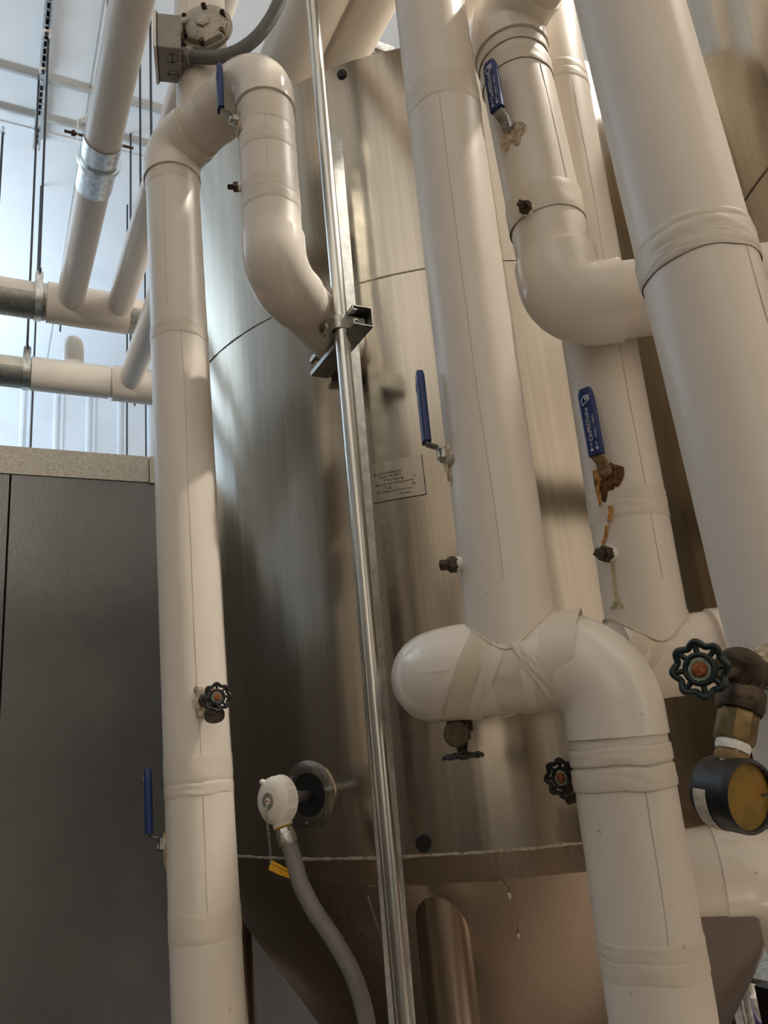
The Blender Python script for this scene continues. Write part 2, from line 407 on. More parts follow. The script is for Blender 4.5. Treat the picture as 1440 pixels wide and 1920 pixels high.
mb2.add(allv, fs); mb2.build('leg_plate', M['cone_steel'], T1, solid=.004)
mb = MB(); mb.tube([allv[N*n_+i] for i in range(3, n_)], .0016, 6); mb.build('plate_weld', M['weld'], T1)
for (xa, ya, xb, yb) in ((935, 1606, 941, 1624), (952, 1672, 956, 1684), (969, 1748, 972, 1760)):
    pa, pb = ray_cone(xa, max(ya, 1612), .006), ray_cone(xb, yb, .006)
    MB().tube([pa, pa.lerp(pb, .5), pb], [.004, .005, .003], 8).build('tack_weld', M['caulk'], T1)
# vertical seam on the cone
mb = MB(); mb.tube([ray_cone(672, 1612, .002), ray_cone(690, 1680, .002), ray_cone(716, 1762, .002)], .0022, 6); mb.build('cone_seam', M['weld'], T1)
# black vent plug near the top and plug near the rim
p, n = on_tank(641, 140); ax = frame(n)
MB().lathe([(.0, .006), (.011, .006), (.0125, .004), (.0130, 0)], p, n, 28).build('vent_plug', M['black'], T1)
vp = T1.children[-1]
mb = MB()
for k in range(7):
    a = 2*PI*k/6; rr = .0065 if k < 6 else 0
    q = p+n*.0062+ax[1]*(rr*math.cos(a))+ax[2]*(rr*math.sin(a)); mb.lathe([(.0, .0004), (.0018, 0)], q, n, 10)
mb.build('vent_holes', M['hole'], vp)
p, n = on_tank(795, 1581)
MB().lathe([(.0, .003), (.0145, .003), (.0165, .001), (.0165, 0)], p, n, 32).build('rubber_plug', M['black'], T1)
# name plate, curved with the shell
pc, pn = on_tank(746, 898); ang0 = math.atan2(pn.y, pn.x)
tilt = math.radians(0.0)
def plate_pt(x, y, off=.0012):                     # x to the viewer's right, y up, metres from the plate's centre
    a = ang0 + x/TR; R = TR+off
    return Vector((TK.x+R*math.cos(a), TK.y+R*math.sin(a), pc.z+y))
PW, PH = .113, .088
mb = MB(); nx = 16
vs = [plate_pt(-PW/2+PW*i/nx, -PH/2+PH*j) for j in (0, 1) for i in range(nx+1)]
mb.add(vs, [(i, i+1, nx+2+i, nx+1+i) for i in range(nx)])
M['plate'] = steel('thin_plate_steel', (.50, .45, .375), .24, .12, .3)
M['plate_old'] = simple('thin_stainless_plate', (.60, .55, .465), .30, 1.0, .05, 40)
pl = mb.build('name_plate', M['plate'], T1)
mb = MB()
for a, b in (((-PW/2, -PH/2), (PW/2, -PH/2)), ((PW/2, -PH/2), (PW/2, PH/2))):
    pts = [plate_pt(a[0]+(b[0]-a[0])*i/30, a[1]+(b[1]-a[1])*i/30, .001) for i in range(31)]
    mb.tube(pts, [.0009*(1+.8*noise.noise(q*300)) for q in pts], 6)
mb.build('plate_grime', M['black_ink'], pl)
mb = MB(); gb = MB()
def plate_text(txt, x, y, size, dst, sx=1.0):
    m2 = text_mesh(txt, size, (0, 0, 0), (1, 0, 0), (0, 1, 0), warp=lambda u, v_: plate_pt(x+u, y+v_, .0022), sx=sx); dst.add(m2.v, m2.f)
plate_text('by  J.V. Northwest Inc.', -.052, .0155, .0070, mb, 1.0)
plate_text('Canby, OR 97013', -.040, .0075, .0066, mb)
plate_text('PSI int. Press @', -.030, -.0010, .0066, mb); plate_text('\u00b0F', .033, -.001, .0066, mb)
plate_text('(Max. Allowable working pressure)', -.050, -.0085, .0060, mb, .98)
plate_text('\u00b0F @', -.030, -.0180, .0066, mb); plate_text('PSI', .030, -.0180, .0066, mb)
plate_text('(Min. Design metal temperature)', -.049, -.0255, .0060, mb, .98)
plate_text('Year Built', .000, -.0350, .0064, mb); plate_text('20007', -.050, -.0370, .0085, gb)
mb.build('plate_lettering', M['black_ink'], pl); gb.build('stamped_numbers', M['grey_ink'], pl)

# ------------------------------------------------------------------ insulated pipes
PR = .0575
def fillet(corner, d_in, d_out, R, n=14):
    """points of the bend at a corner; d_in arrives, d_out leaves"""
    ang = d_in.angle(d_out); L = R*math.tan(ang/2)
    a = corner-d_in*L; c_dir = (d_out-d_in).normalized(); cen = corner+c_dir*(R/math.cos(ang/2))
    v0 = a-cen; axis = d_in.cross(d_out).normalized(); pts = []
    for i in range(n+1):
        pts.append(cen+Matrix.Rotation(ang*i/n, 3, axis) @ v0)
    return pts, L
def pipe(parent, corners, r=PR, bend=.085, fit=.0018, name='jacket', mat=None, fmat=None, jit=.0006):
    """straight jackets and elbow covers along a line of corners"""
    mat = mat or M['jacket']; fmat = fmat or M['fitting']
    P_ = [Vector(c) for c in corners]; start = P_[0]
    for i in range(1, len(P_)):
        d = (P_[i]-P_[i-1]).normalized(); end = P_[i]; el = None
        if i < len(P_)-1:
            d2 = (P_[i+1]-P_[i]).normalized(); el, L = fillet(P_[i], d, d2, bend); end = el[0]
        n = max(2, int((end-start).length/.03))
        if (end-start).length > .004:
            MB().tube([start.lerp(end, k/n) for k in range(n+1)], r, 56, jitter=jit).build(name, mat, parent)
        if el:
            pts = [el[0]-d*.03]+el+[el[-1]+d2*.03]
            MB().tube(pts, r+fit, 56, jitter=jit*.5).build('elbow_cover', fmat, parent)
            start = el[-1]
def tape(parent, c, d, width, r=PR, tilt=None, mat=None, extra=.0009, name='tape_band', wr=.0007):
    c, d = Vector(c), Vector(d).normalized()
    a = Vector((0, 0, 1)) if abs(d.z) < .9 else Vector((1, 0, 0)); a = (a-d*a.dot(d)).normalized(); b = d.cross(a)
    seg, rows = 72, 8; vs = []
    for j in range(rows+1):
        for k in range(seg):
            an = 2*PI*k/seg; dirv = a*math.cos(an)+b*math.sin(an)
            h = (j/rows-.5)*width
            if tilt: h += r*dirv.dot(Vector(tilt))
            h += .0022*noise.noise(dirv*2.2+c*9+Vector((0, 0, j*.05)))
            rr = r+extra*(1 if 0 < j < rows else .25)
            rr += wr*noise.noise(dirv*3.1+c*40+Vector((j*.55, 0, 0)))*(1 if 0 < j < rows else .4)
            vs.append(c+d*h+dirv*rr)
    fs = [(j*seg+k, j*seg+(k+1) % seg, (j+1)*seg+(k+1) % seg, (j+1)*seg+k) for j in range(rows) for k in range(seg)]
    return MB().add(vs, fs).build(name, mat or M['tape'], parent, sharp=60)
def along(p0, p1, px_y):                          # point of an axis line that appears at image row px_y
    best = None
    for i in range(2001):
        q = p0.lerp(p1, i/2000.0); e = q-EYE; z = e.dot(fw)
        if z <= 0: continue
        y = 960-CAM_F*e.dot(up)/z
        if best is None or abs(y-px_y) < best[0]: best = (abs(y-px_y), q)
    return best[1]
def seam(parent, p0, p1, side, r=PR, wob=.003):
    """thin lap line of the jacket along the pipe on its given side"""
    d = (p1-p0).normalized(); s_ = (side-d*side.dot(d)).normalized(); q = d.cross(s_)
    mb = MB(); n = 30; pts = []
    for i in range(n+1):
        t_ = p0.lerp(p1, i/n); an = wob*noise.noise(t_*6)/r
        pts.append(t_+(s_*math.cos(an)+q*math.sin(an))*(r+.0002))
    mb.tube(pts, .0005, 5); return mb.build('jacket_seam', M['seam'], parent)
def extend(p0, p1, z):                            # line p0-p1 at height z
    d = p1-p0; return p0+d*((z-p0.z)/d.z)
UP = Vector((0, 0, 1)); TOCAM = -HF

# --- left run: riser, cross piece, drop to the tank jacket
A0, A1 = at(381, 1650, 1.37), at(324, 350, 1.41)
hz = 1.6+1.355
Abot, Atop = extend(A0, A1, 0), extend(A0, A1, hz)
Bx = at(505, 330, 1.27); Btop = Vector((Bx.x, Bx.y, hz)); Bbot = Vector((Bx.x, Bx.y, 1.6+.862))
sdir = (HR*.34+HF*.94)
Bend = Bbot+sdir*.33
LP = thing('insulated_pipe', 'long white pipe left of the tank, rising to a cross piece and dropping into it', 'pipe', Abot)
Atop = extend(A0, A1, hz-.05)
pipe(LP, [Abot, Atop, Btop, Bbot, Bend], bend=.056, fit=.0045)
rp = Atop.lerp(Btop, .37)
pipe(LP, [rp, rp+UP*.78], name='riser_jacket')
hd = (Btop-Atop).normalized()
for y_, w_ in ((635, .035), (1440, .045), (1480, .02), (1730, .045)): tape(LP, along(Abot, Atop, y_), Atop-Abot, w_)
tape(LP, along(Abot, Atop, 352), Atop-Abot, .03)
tape(LP, rp+hd*.052, hd, .055, PR+.001); tape(LP, rp-hd*.04, hd, .05, PR+.001, mat=M['tape'])
for y_, w_ in ((235, .055), (285, .035), (370, .035), (392, .03)): tape(LP, along(Bbot, Btop, y_), UP, w_)
seam(LP, along(Abot, Atop, 1720), along(Abot, Atop, 640), TOCAM+HR*.35); seam(LP, along(Abot, Atop, 600), along(Abot, Atop, 380), TOCAM-HR*.1)
seam(LP, along(Bbot, Btop, 360), along(Bbot, Btop, 250), TOCAM+HR*.1)
seam(LP, rp+UP*.06, rp+UP*.7, TOCAM*1.0-HR*.3)

# --- middle run: drop, tee, elbow to the tank on the left, elbow down on the right
E0, E1 = at(949, 1100, .985), at(834.5, 225, .985)
zT = 1.6+.072
Etee = extend(E0, E1, zT); Etop = extend(E0, E1, 3.44)
K0, K1 = at(1240, 1900, .955), at(1168, 1450, .955)
Ktop = extend(K0, K1, zT); Kbot = extend(K0, K1, 0)
Lc = CF(.030, 1.02, zT)
tdir = (Lc-Ktop).normalized()
Lend = Lc+(HF*.95+HR*.31)*.62
MP = thing('insulated_pipe', 'thick white pipe run in the centre with a tee, dropping down beside the black handwheels', 'pipe', Kbot)
pipe(MP, [Lend, Lc, Ktop, Kbot], bend=.066, fit=.0028)
pipe(MP, [Etee, Etop], name='drop_jacket')
for y_, w_ in ((195, .03), (215, .02)): tape(MP, along(E0, Etop, y_), UP, w_)
for y_, w_ in ((1414, .019), (1456, .024), (1764, .019), (1798, .022)): tape(MP, along(Kbot, Ktop, y_), UP, w_, PR+.0012 if y_ < 1500 else PR)
eu = (Etop-Etee).normalized()
tape(MP, Etee+tdir*.050, tdir, .032, PR+.0022, tilt=-UP*.5, mat=M['tan_tape']); tape(MP, Etee-tdir*.055, tdir, .045, PR+.002, tilt=-UP*.22)
tape(MP, Etee+tdir*.0, tdir, .085, PR+.001, wr=.003); tape(MP, Etee+tdir*.022, tdir, .020, PR+.003, tilt=-UP*.6, wr=.002); tape(MP, Etee-tdir*.022, tdir, .018, PR+.003, tilt=UP*.5, wr=.002)
# puckered tape lip where the drop meets the tee
mb = MB(); pts = []
for k in range(49):
    a = 2*PI*k/48; e = Etee+(tdir*math.cos(a)+tdir.cross(UP)*math.sin(a))*(PR+.001)
    drop = math.sqrt(max(0, (PR+.003)**2-((PR+.001)*math.sin(a))**2)); pts.append(e+UP*(drop+.001*noise.noise(e*90)))
mb.tube(pts[:-1], [.0012*(1+.6*noise.noise(q*60)) for q in pts[:-1]], 6, closed=True); mb.build('tape_lip', M['tan_tape'], MP)
seam(MP, along(E0, Etop, 1140), along(E0, Etop, 230), TOCAM-HR*.2); seam(MP, along(Kbot, Ktop, 1765), along(Kbot, Ktop, 1480), TOCAM*.9+HR*.05, wob=.012)
seam(MP, Etee+tdir*.07, Lc-tdir*.01, TOCAM)

# --- right drop with its lower elbow
F0, F1 = at(1030, 440, 1.03), at(979, 199, 1.03)
zF = 1.6+.597; Fbot = extend(F0, F1, zF); Fz = 1.6+1.165; Ftop = extend(F0, F1, Fz)
FP = thing('insulated_pipe', 'white insulated drop pipe upper right with a glossy elbow turning right', 'pipe', Fbot)
pipe(FP, [CF(.89, 1.0, zF), Fbot, Ftop, Ftop+TOCAM*.75+HR*.42], bend=.052, fit=.0055)
for y_, w_ in ((118, .02), (150, .03), (405, .05)): tape(FP, along(Fbot, Ftop, y_), UP, w_, PR+.0015)
mb = MB(); mb.blob(Ftop+TOCAM*.050-UP*.060+HR*.004, (.030, .010, .022), (HR, TOCAM, UP), .35); mb.build('tape_patch', M['tape'], FP)
seam(FP, along(Fbot, Ftop, 400), along(Fbot, Ftop, 170), TOCAM+HR*.55)

# --- rear riser right with its tee
G0, G1 = at(1201, 1100, 1.12), at(1129.5, 680, 1.12)
zG = 1.6+.075; Gbot = extend(G0, G1, zG); Gtop = extend(G0, G1, 3.44)
GP = thing('insulated_pipe', 'white insulated riser behind, with rust streaks and a blue lever, ending in a tee', 'pipe', Gbot)
pipe(GP, [Gbot, Gtop], name='riser_jacket')
pipe(GP, [Gbot-HR*.20+HF*.04, Gbot+HR*.50-HF*.04], r=PR, name='cross_jacket')
MB().tube([Gbot+HR*.085-HF*.006, Gbot+HR*.125-HF*.009], PR+.002, 48).build('elbow_cover', M['fitting'], GP)
for y_, w_ in ((165, .02), (180, .02), (943, .022), (965, .03)): tape(GP, along(Gbot, Gtop, y_), UP, w_)
tape(GP, Gbot-HR*.03, HR, .05, PR+.001, mat=M['tan_tape'], tilt=UP*.5, wr=.003); tape(GP, Gbot+HR*.0, HR, .09, PR+.0006, wr=.003)
mb = MB(); pts = []
for k in range(48):
    a = 2*PI*k/48; e = Gbot+(HR*math.cos(a)+HF*math.sin(a))*(PR+.001)
    pts.append(e+UP*(math.sqrt(max(0, (PR+.003)**2-((PR+.001)*math.sin(a))**2))+.002*noise.noise(e*60)))
mb.tube(pts, .0018, 6, closed=True); mb.build('tape_lip', M['tan_tape'], GP)
seam(GP, along(Gbot, Gtop, 1100), along(Gbot, Gtop, 200), TOCAM+HR*.25)

# --- nearest big pipe on the right
H0, H1 = at(1324, 560, .70), at(1203, 100, .70)
Hbot, Htop = extend(H0, H1, 0), extend(H0, H1, 3.44)
HP = thing('insulated_pipe', 'nearest and widest white pipe at the right edge, carrying the pressure gauge', 'pipe', Hbot)
pipe(HP, [Hbot, Htop])
for y_, w_, ex in ((470, .022, .001), (492, .030, .0025), (505, .02, .002)): tape(HP, along(Hbot, Htop, y_), UP, w_, PR+ex-.001, wr=.0012)
seam(HP, along(Hbot, Htop, 1300), along(Hbot, Htop, 520), TOCAM+HR*.5)

# --- low cross pipe at the right with its drop
I0 = at(1250, 1630, 1.22); I1 = at(1490, 1632, 1.18); I0.z = I1.z = (I0.z+I1.z)/2
Ibot = Vector((I1.x, I1.y, 0))
IP = thing('insulated_pipe', 'short white pipe crossing level at the lower right below the gauge', 'pipe', Ibot)
pipe(IP, [I0-(I1-I0)*.12, I1, Ibot], bend=.07)
tape(IP, along(Ibot, I1, 1765), UP, .03)

# ------------------------------------------------------------------ pipes and headers overhead
def flat_pipe(name, label, p0, p1, r, bands=()):
    t = thing(name, label, 'pipe', p0)
    n = max(2, int((p1-p0).length/.08)); d = (p1-p0).normalized()
    MB().tube([p0.lerp(p1, k/n) for k in range(n+1)], r, 44, jitter=.0006).build('jacket', M['jacket'], t)
    for f in bands: tape(t, p0.lerp(p1, f), d, .012, r, extra=.0006, wr=.0004, name='jacket_joint', mat=M['jacket'])
    return t, d
h1 = 2.2; zh = 1.6+h1
HDRY = 1.640*h1
D1 = flat_pipe('overhead_pipe', 'white overhead pipe at the upper left with a galvanized saddle and clamp', Vector((.146*h1, -1.2, zh)), Vector((.128*h1, HDRY-.02, zh)), .064, (.62, .75, .9))
D2 = flat_pipe('overhead_pipe', 'white overhead pipe beside it, meeting the same header to the right', Vector((.252*h1, -1.2, zh)), Vector((.232*h1, HDRY-.02, zh)), .062, (.8,))
ho = 1.95; zo = 1.6+ho
D4 = flat_pipe('overhead_pipe', 'fat white overhead pipe left of the thin conduit above the tank', Vector((.364*ho, -1.0, zo)), Vector((.367*ho, 2.45, zo)), .082)
D5 = flat_pipe('overhead_pipe', 'fat white overhead pipe right of the thin conduit above the tank', Vector((.4475*ho, -1.0, zo)), Vector((.442*ho, 3.3, zo)), .063)
p = on_height(860, 30, zo+.1)
D6 = flat_pipe('overhead_pipe', 'white overhead pipe glimpsed between two drop pipes above the tank', Vector((p.x, -1.0, zo+.1)), Vector((p.x-.05, 3.3, zo+.1)), .064)
h2 = 1.95; zh2 = 1.6+h2; Y2 = 2.0*h2
HD = thing('header_pipe', 'upper level white header pipe at the left, with two pipes teeing in', 'pipe', (-3, HDRY, zh))
RH = .088
MB().tube([(-3.2+.1*k, HDRY, zh) for k in range(37)]+[(.45+.1*k, HDRY, zh) for k in range(30)], RH, 40).build('jacket', M['jacket'], HD)
tl = on_height(84, 590, zh); tr_ = on_height(232, 615, zh)
MB().tube([(tl.x, HDRY, zh), (tr_.x, HDRY, zh)], RH+.012, 40).build('tee_cover', M['jacket'], HD)
def half_shell(parent, x0, x1, y, z, r, a0=-PI*.98, a1=-.02, mat=None, name='saddle_shield'):
    mb = MB(); n = 24; vs = [Vector((x, y+r*math.cos(a0+(a1-a0)*i/n), z+r*math.sin(a0+(a1-a0)*i/n))) for x in (x0, x1) for i in range(n+1)]
    mb.add(vs, [(i, i+1, n+2+i, n+1+i) for i in range(n)]); return mb.build(name, mat or M['galv'], parent, solid=.0012)
half_shell(HD, tl.x-.75, tl.x-.006, HDRY, zh, RH+.004, -PI*.97, -PI*.03)
half_shell(HD, tr_.x+.004, tr_.x+.5, HDRY, zh, RH+.004, -PI*.97, -PI*.03)
def clevis(name, label, x, y, z, r, rodtop):
    t = thing(name, label, 'pipe hanger', (x, y, z))
    mb = MB(); pts = [(0, -r-.006, .10), (0, -r-.006, 0)]+[(0, (r+.006)*math.cos(a), (r+.006)*math.sin(a)) for a in [PI+PI*i/16 for i in range(1, 16)]]+[(0, r+.006, 0), (0, r+.006, .10), (0, .03, r+.055), (0, -.03, r+.055)]
    P_ = [Vector((x, y+q[1], z+q[2])) for q in pts]; vs = []
    for q in P_: vs += [q+Vector((-.016, 0, 0)), q+Vector((.016, 0, 0))]
    k = len(P_); mb.add(vs, [(2*i, 2*((i+1) % k), 2*((i+1) % k)+1, 2*i+1) for i in range(k)])
    mb.build('band', M['bright_galv'], t, solid=.004)
    MB().tube([(x-.0, y-r-.03, z+r+.012), (x, y+r+.03, z+r+.012)], .006, 10).build('cross_bolt', M['rod'], t)
    return t
tc = on_height(72, 560, zh)
clevis('clevis_hanger', 'galvanized hanger strap around the upper level header pipe', tc.x, HDRY, zh, RH+.004, ZC)
H2 = thing('header_pipe', 'lower level white header pipe at the left, below the upper one', 'pipe', (-3, Y2, zh2))
R2 = .078
MB().tube([(-3.2+.1*k, Y2, zh2) for k in range(60)], R2, 40).build('jacket', M['jacket'], H2)
q0, q1, q2, q3 = (on_height(x_, y_, zh2).x for x_, y_ in ((58, 700), (203, 720), (208, 725), (282, 735)))
MB().tube([(q0, Y2, zh2), (q1, Y2, zh2)], R2+.010, 40).build('tee_cover', M['fitting'], H2)
MB().tube([(q2, Y2, zh2), (q3, Y2, zh2)], R2+.018, 40).build('tee_cover', M['jacket'], H2)
half_shell(H2, q0-.8, q0-.004, Y2, zh2, R2+.004, -PI*.97, -PI*.03)
bx = on_height(141, 690, zh2).x
MB().tube([(bx, Y2+.0, zh2), (bx, Y2+.0, zh2+.165), (bx, Y2+.03, zh2+.21), (bx, Y2+.12, zh2+.23)], .052, 32).build('branch_elbow', M['fitting'], H2)
tc2 = on_height(50, 690, zh2)
clevis('clevis_hanger', 'galvanized hanger strap around the lower level header pipe', tc2.x, Y2, zh2, R2+.004, ZC)
D3 = flat_pipe('overhead_pipe', 'white pipe teeing into the lower level header beside the long riser', Vector((.313*h2, 1.35*h2, zh2)), Vector((.312*h2, Y2-.02, zh2)), .060)
# saddle and clamp on the first overhead pipe
def on_line(y_, tt): return tt
yS0, yS1, yS2 = (on_height(x_, y_, zh).y for x_, y_ in ((235, 262), (195, 315), (160, 335)))
yA, yB = on_height(222, 268, zh).y, on_height(178, 350, zh).y
xA = lambda yy: .146*h1+(.128*h1-.146*h1)*(yy+1.2)/(HDRY-.02+1.2)
SD = D1[0]
mb = MB(); n = 24; vs = []
for yy in (yA, yB):
    for i in range(n+1):
        a = -PI*1.0+PI*i/n; vs.append(Vector((xA(yy)+.068*math.cos(a), yy, zh+.068*math.sin(a))))
mb.add(vs, [(i, i+1, n+2+i, n+1+i) for i in range(n)]); mb.build('saddle_shield', M['bright_galv'], SD, solid=.0014)
ym = (yA+yB)/2-.02
CL = thing('pipe_hanger', 'galvanized trapeze clamp with bolt around the upper left overhead pipe', 'pipe hanger', (xA(ym), ym, zh))
mb = MB(); P_ = [(-.078, .16), (-.078, 0)]+[(.078*math.cos(a), .078*math.sin(a)) for a in [PI+PI*i/16 for i in range(1, 16)]]+[(.078, 0), (.078, .16), (.03, .20), (-.03, .20)]
P_ = [Vector((xA(ym)+q[0], ym, zh+q[1])) for q in P_]; vs = []
for q in P_: vs += [q+Vector((0, -.011, 0)), q+Vector((0, .011, 0))]
k = len(P_); mb.add(vs, [(2*i, 2*((i+1) % k), 2*((i+1) % k)+1, 2*i+1) for i in range(k)]); mb.build('band', M['bright_galv'], CL, solid=.003)
MB().tube([(xA(ym)-.125, ym, zh+.095), (xA(ym)+.125, ym, zh+.095)], .0055, 10).build('cross_bolt', M['bronze'], CL)
MB().lathe([(.012, 0), (.012, .014)], (xA(ym)-.10, ym, zh+.095), (1, 0, 0), 6).build('nut', M['bronze'], CL)

# ceiling struts and hanging rods
def strut_mesh(mb, p0, p1, ax_w, ax_n, w_=.041, h_=.041, lip=.009):
    """open channel: back plate on -ax_n side, opening towards +ax_n"""
    p0, p1 = Vector(p0), Vector(p1); prof = [(-w_/2+lip, h_), (-w_/2, h_), (-w_/2, 0), (w_/2, 0), (w_/2, h_), (w_/2-lip, h_)]
    prof2 = [(-w_/2+lip, h_-.008)]+prof+[(w_/2-lip, h_-.008)]
    vs = [e+ax_w*a+ax_n*b for e in (p0, p1) for a, b in prof2]; k = len(prof2)
    mb.add(vs, [(i, i+1, k+i+1, k+i) for i in range(k-1)])
xs_ = on_height(92, 0, ZC).x
def yat(y_, x_): return on_height(x_, y_, ZC).y
for i, (pa, pb, lb) in enumerate((((100, -40), (80, 140), 'galvanized strut channel on the white ceiling, topmost length'), ((73, 146), (64, 215), 'galvanized strut channel on the white ceiling, middle length'), ((62, 226), (58, 262), 'galvanized strut channel on the white ceiling, shortest lowest length'))):
    ya, yb = yat(pa[1], pa[0]), yat(pb[1], pb[0])
    t = thing('strut_channel', lb, 'strut', (xs_, ya, ZC), 'strut channels on the ceiling')
    mb = MB(); strut_mesh(mb, (xs_, ya, ZC-.03), (xs_, yb, ZC-.03), Vector((1, 0, 0)), Vector((0, 0, -1))); mb.build('channel', M['bright_galv'], t, solid=.0025)
    yy = min(ya, yb)+.04
    while yy < max(ya, yb)-.03:
        MB().box((xs_, yy, ZC-.0335), (.014, .028, .003)).build('slot', M['hole'], t); yy += .05
for (x_, y_, lb) in ((89, 62, 'white square washer holding a rod, upper one on the ceiling strut'), (78, 131, 'white square washer holding a rod, lower one on the ceiling strut')):
    q = on_height(x_, y_, ZC-.075)
    t = tag(MB().box((xs_, q.y, ZC-.075), (.046, .041, .006)).build('square_washer', M['white_plastic']), lb, 'washer', 'washers on the ceiling strut')
    n_ = MB().lathe([(.011, 0), (.011, -.012)], (xs_, q.y, ZC-.078), (0, 0, 1), 6).build('nut', M['rod'], t)
def rod(x, y, z0, z1, label, r=.006, cap=False):
    o = tag(MB().tube([(x, y, z0), (x, y, z1)], r, 8).build('threaded_rod', M['rod']), label, 'rod', 'rods hanging from the ceiling')
    if cap: MB().lathe([(.014, 0), (.014, .012), (.009, .014), (.009, .05)], (x, y, z1-.05), (0, 0, 1), 10).build('anchor', M['bright_galv'], o)
yr1, yr2 = on_height(89, 62, ZC-.075).y, on_height(78, 131, ZC-.075).y
rod(tc.x, HDRY, zh+RH+.05, ZC-.03, 'dark hanging rod above the upper header strap')
rod(tc2.x, Y2, zh2+R2+.05, ZC-.03, 'dark hanging rod reaching down to the lower header strap')
def panel_rod(px, yb_, Y, z0, label, cap=False, ztop=ZC):
    d = ray(px, yb_); q = EYE+d*(Y/d.y); rod(q.x, Y, z0, ztop, label, .006, cap)
panel_rod(59, 800, 4.9, PT-.02, 'dark hanging rod passing both headers at the far left, down to the grey panel')
panel_rod(238, 800, 4.9, PT-.02, 'dark hanging rod against the corrugated wall, just left of the long riser')
panel_rod(202, 60, 3.0, 4.02, 'dark hanging rod at the top, left of the upper left overhead pipe', ztop=ZC)
panel_rod(283, 180, 3.0, 4.0, 'dark hanging rod at the top, right of the upper left overhead pipe')
panel_rod(263, 230, 3.5, 4.0, 'thin dark hanging rod between the two slanting overhead pipes, nearer one')
panel_rod(245, 340, 4.2, 3.9, 'thin dark hanging rod between the two slanting overhead pipes, middle one')
panel_rod(252, 340, 4.9, 3.9, 'thin dark hanging rod between the two slanting overhead pipes, farther one')
panel_rod(272, 540, 4.9, 3.0, 'thin dark hanging rod close beside the long riser')
d = ray(6, 238); q = EYE+d*(4.35/d.y); rod(q.x, 4.35, 3.7, min(q.z, ZC-.02), 'dark capped rod at the left edge of the picture', .007, True)
d = ray(118, 447); q = EYE+d*(5.9/d.y); rod(q.x, 5.9, 4.95, min(q.z, ZC-.02), 'short dark rod left of the slanting overhead pipe', .007, True)
# hanger seen above the tank rim
q = on_height(697, 90, 3.62)
t = thing('pipe_hanger', 'small galvanized strut hanger seen just above the tank rim', 'pipe hanger', q)
MB().box(q, (.14, .041, .03)).build('bracket', M['bright_galv'], t, bevel=.003); MB().lathe([(.011, 0), (.011, -.012)], q-UP*.016, UP, 6).build('nut', M['zinc'], t)
MB().tube([q+UP*.01, Vector((q.x, q.y, ZC))], .006, 8).build('hanger_rod', M['white_plastic'], t)

# ------------------------------------------------------------------ thin conduit, post, strut with clamp
C0, C1 = at(755.5, 1900, 1.37), at(585, 0, 1.37)
EM = tag(MB().tube([extend(C0, C1, 0), extend(C0, C1, 1.5), extend(C0, C1, 3), extend(C0, C1, 5.4)], .0147, 32).build('metal_conduit', M['conduit_galv']), 'slim shiny galvanized conduit running floor to ceiling in front of the tank', 'conduit')
R0, R1 = at(778, 1900, 1.475), at(640, 250, 1.475)
pw = .050; zt = R1.z
mb = MB(); X_ = Vector((1, 0, 0)); Y_ = Vector((0, 1, 0))
pb_, pt_ = extend(R0, R1, 0), R1
prof = [(0, 0), (-pw, 0), (-pw, .003), (-.003, .003), (-.003, .032), (0, .032)]
vs = [e+X_*a+Y_*b for e in (pb_, pt_) for a, b in prof]
mb.add(vs, [(i, (i+1) % 6, 6+(i+1) % 6, 6+i) for i in range(6)]+[(0, 1, 2, 3, 4, 5), (6, 7, 8, 9, 10, 11)])
tag(mb.build('angle_post', M['galv']), 'dull galvanized angle post just behind the slim conduit', 'post')
sc_ = at(636, 610, 1.37); zS = sc_.z
scx = sc_.x+.0147+.041
e_near = Vector((scx, sc_.y-.040, zS+.006)); e_far = Vector((scx, sc_.y+.195, zS+.006))
ST = thing('strut_channel', 'short galvanized strut channel jutting level at the middle of the slim conduit', 'strut', (scx, sc_.y, zS))
mb = MB(); strut_mesh(mb, e_near, e_far, Vector((0, 0, 1)), Vector((-1, 0, 0))); mb.build('channel', M['galv'], ST, solid=.0026)
CLP = thing('pipe_clamp', 'zinc clamp with screw fixing the slim conduit to the strut', 'clamp', sc_)
cd = (C1-C0).normalized()
mb = MB(); seg = 40; pts = []
th0 = math.atan2((-X_).y, (-X_).x)
for i in range(seg+1):
    a = PI/2+PI*i/seg                               # round the viewer's side of the conduit
    pts.append(sc_+X_*(.0165*math.cos(a))+Y_*(.0165*math.sin(a)))
pts = [sc_+X_*.050+Y_*.0165]+pts+[sc_+X_*.050-Y_*.0165]
vs = []
for q in pts: vs += [q-cd*.014, q+cd*.014]
mb.add(vs, [(2*i, 2*i+2, 2*i+3, 2*i+1) for i in range(len(pts)-1)]); mb.build('strap', M['zinc'], CLP, solid=.003)
ear = sc_-X_*.012+Y_*.022-HR*.004
MB().lathe([(.015, -.003), (.015, .003)], ear-X_*.008, -X_, 24).build('ear', M['zinc'], CLP)
MB().lathe([(.0065, 0), (.0065, .004), (.004, .006)], ear-X_*.011, -X_, 16).build('screw', M['brass'], CLP)

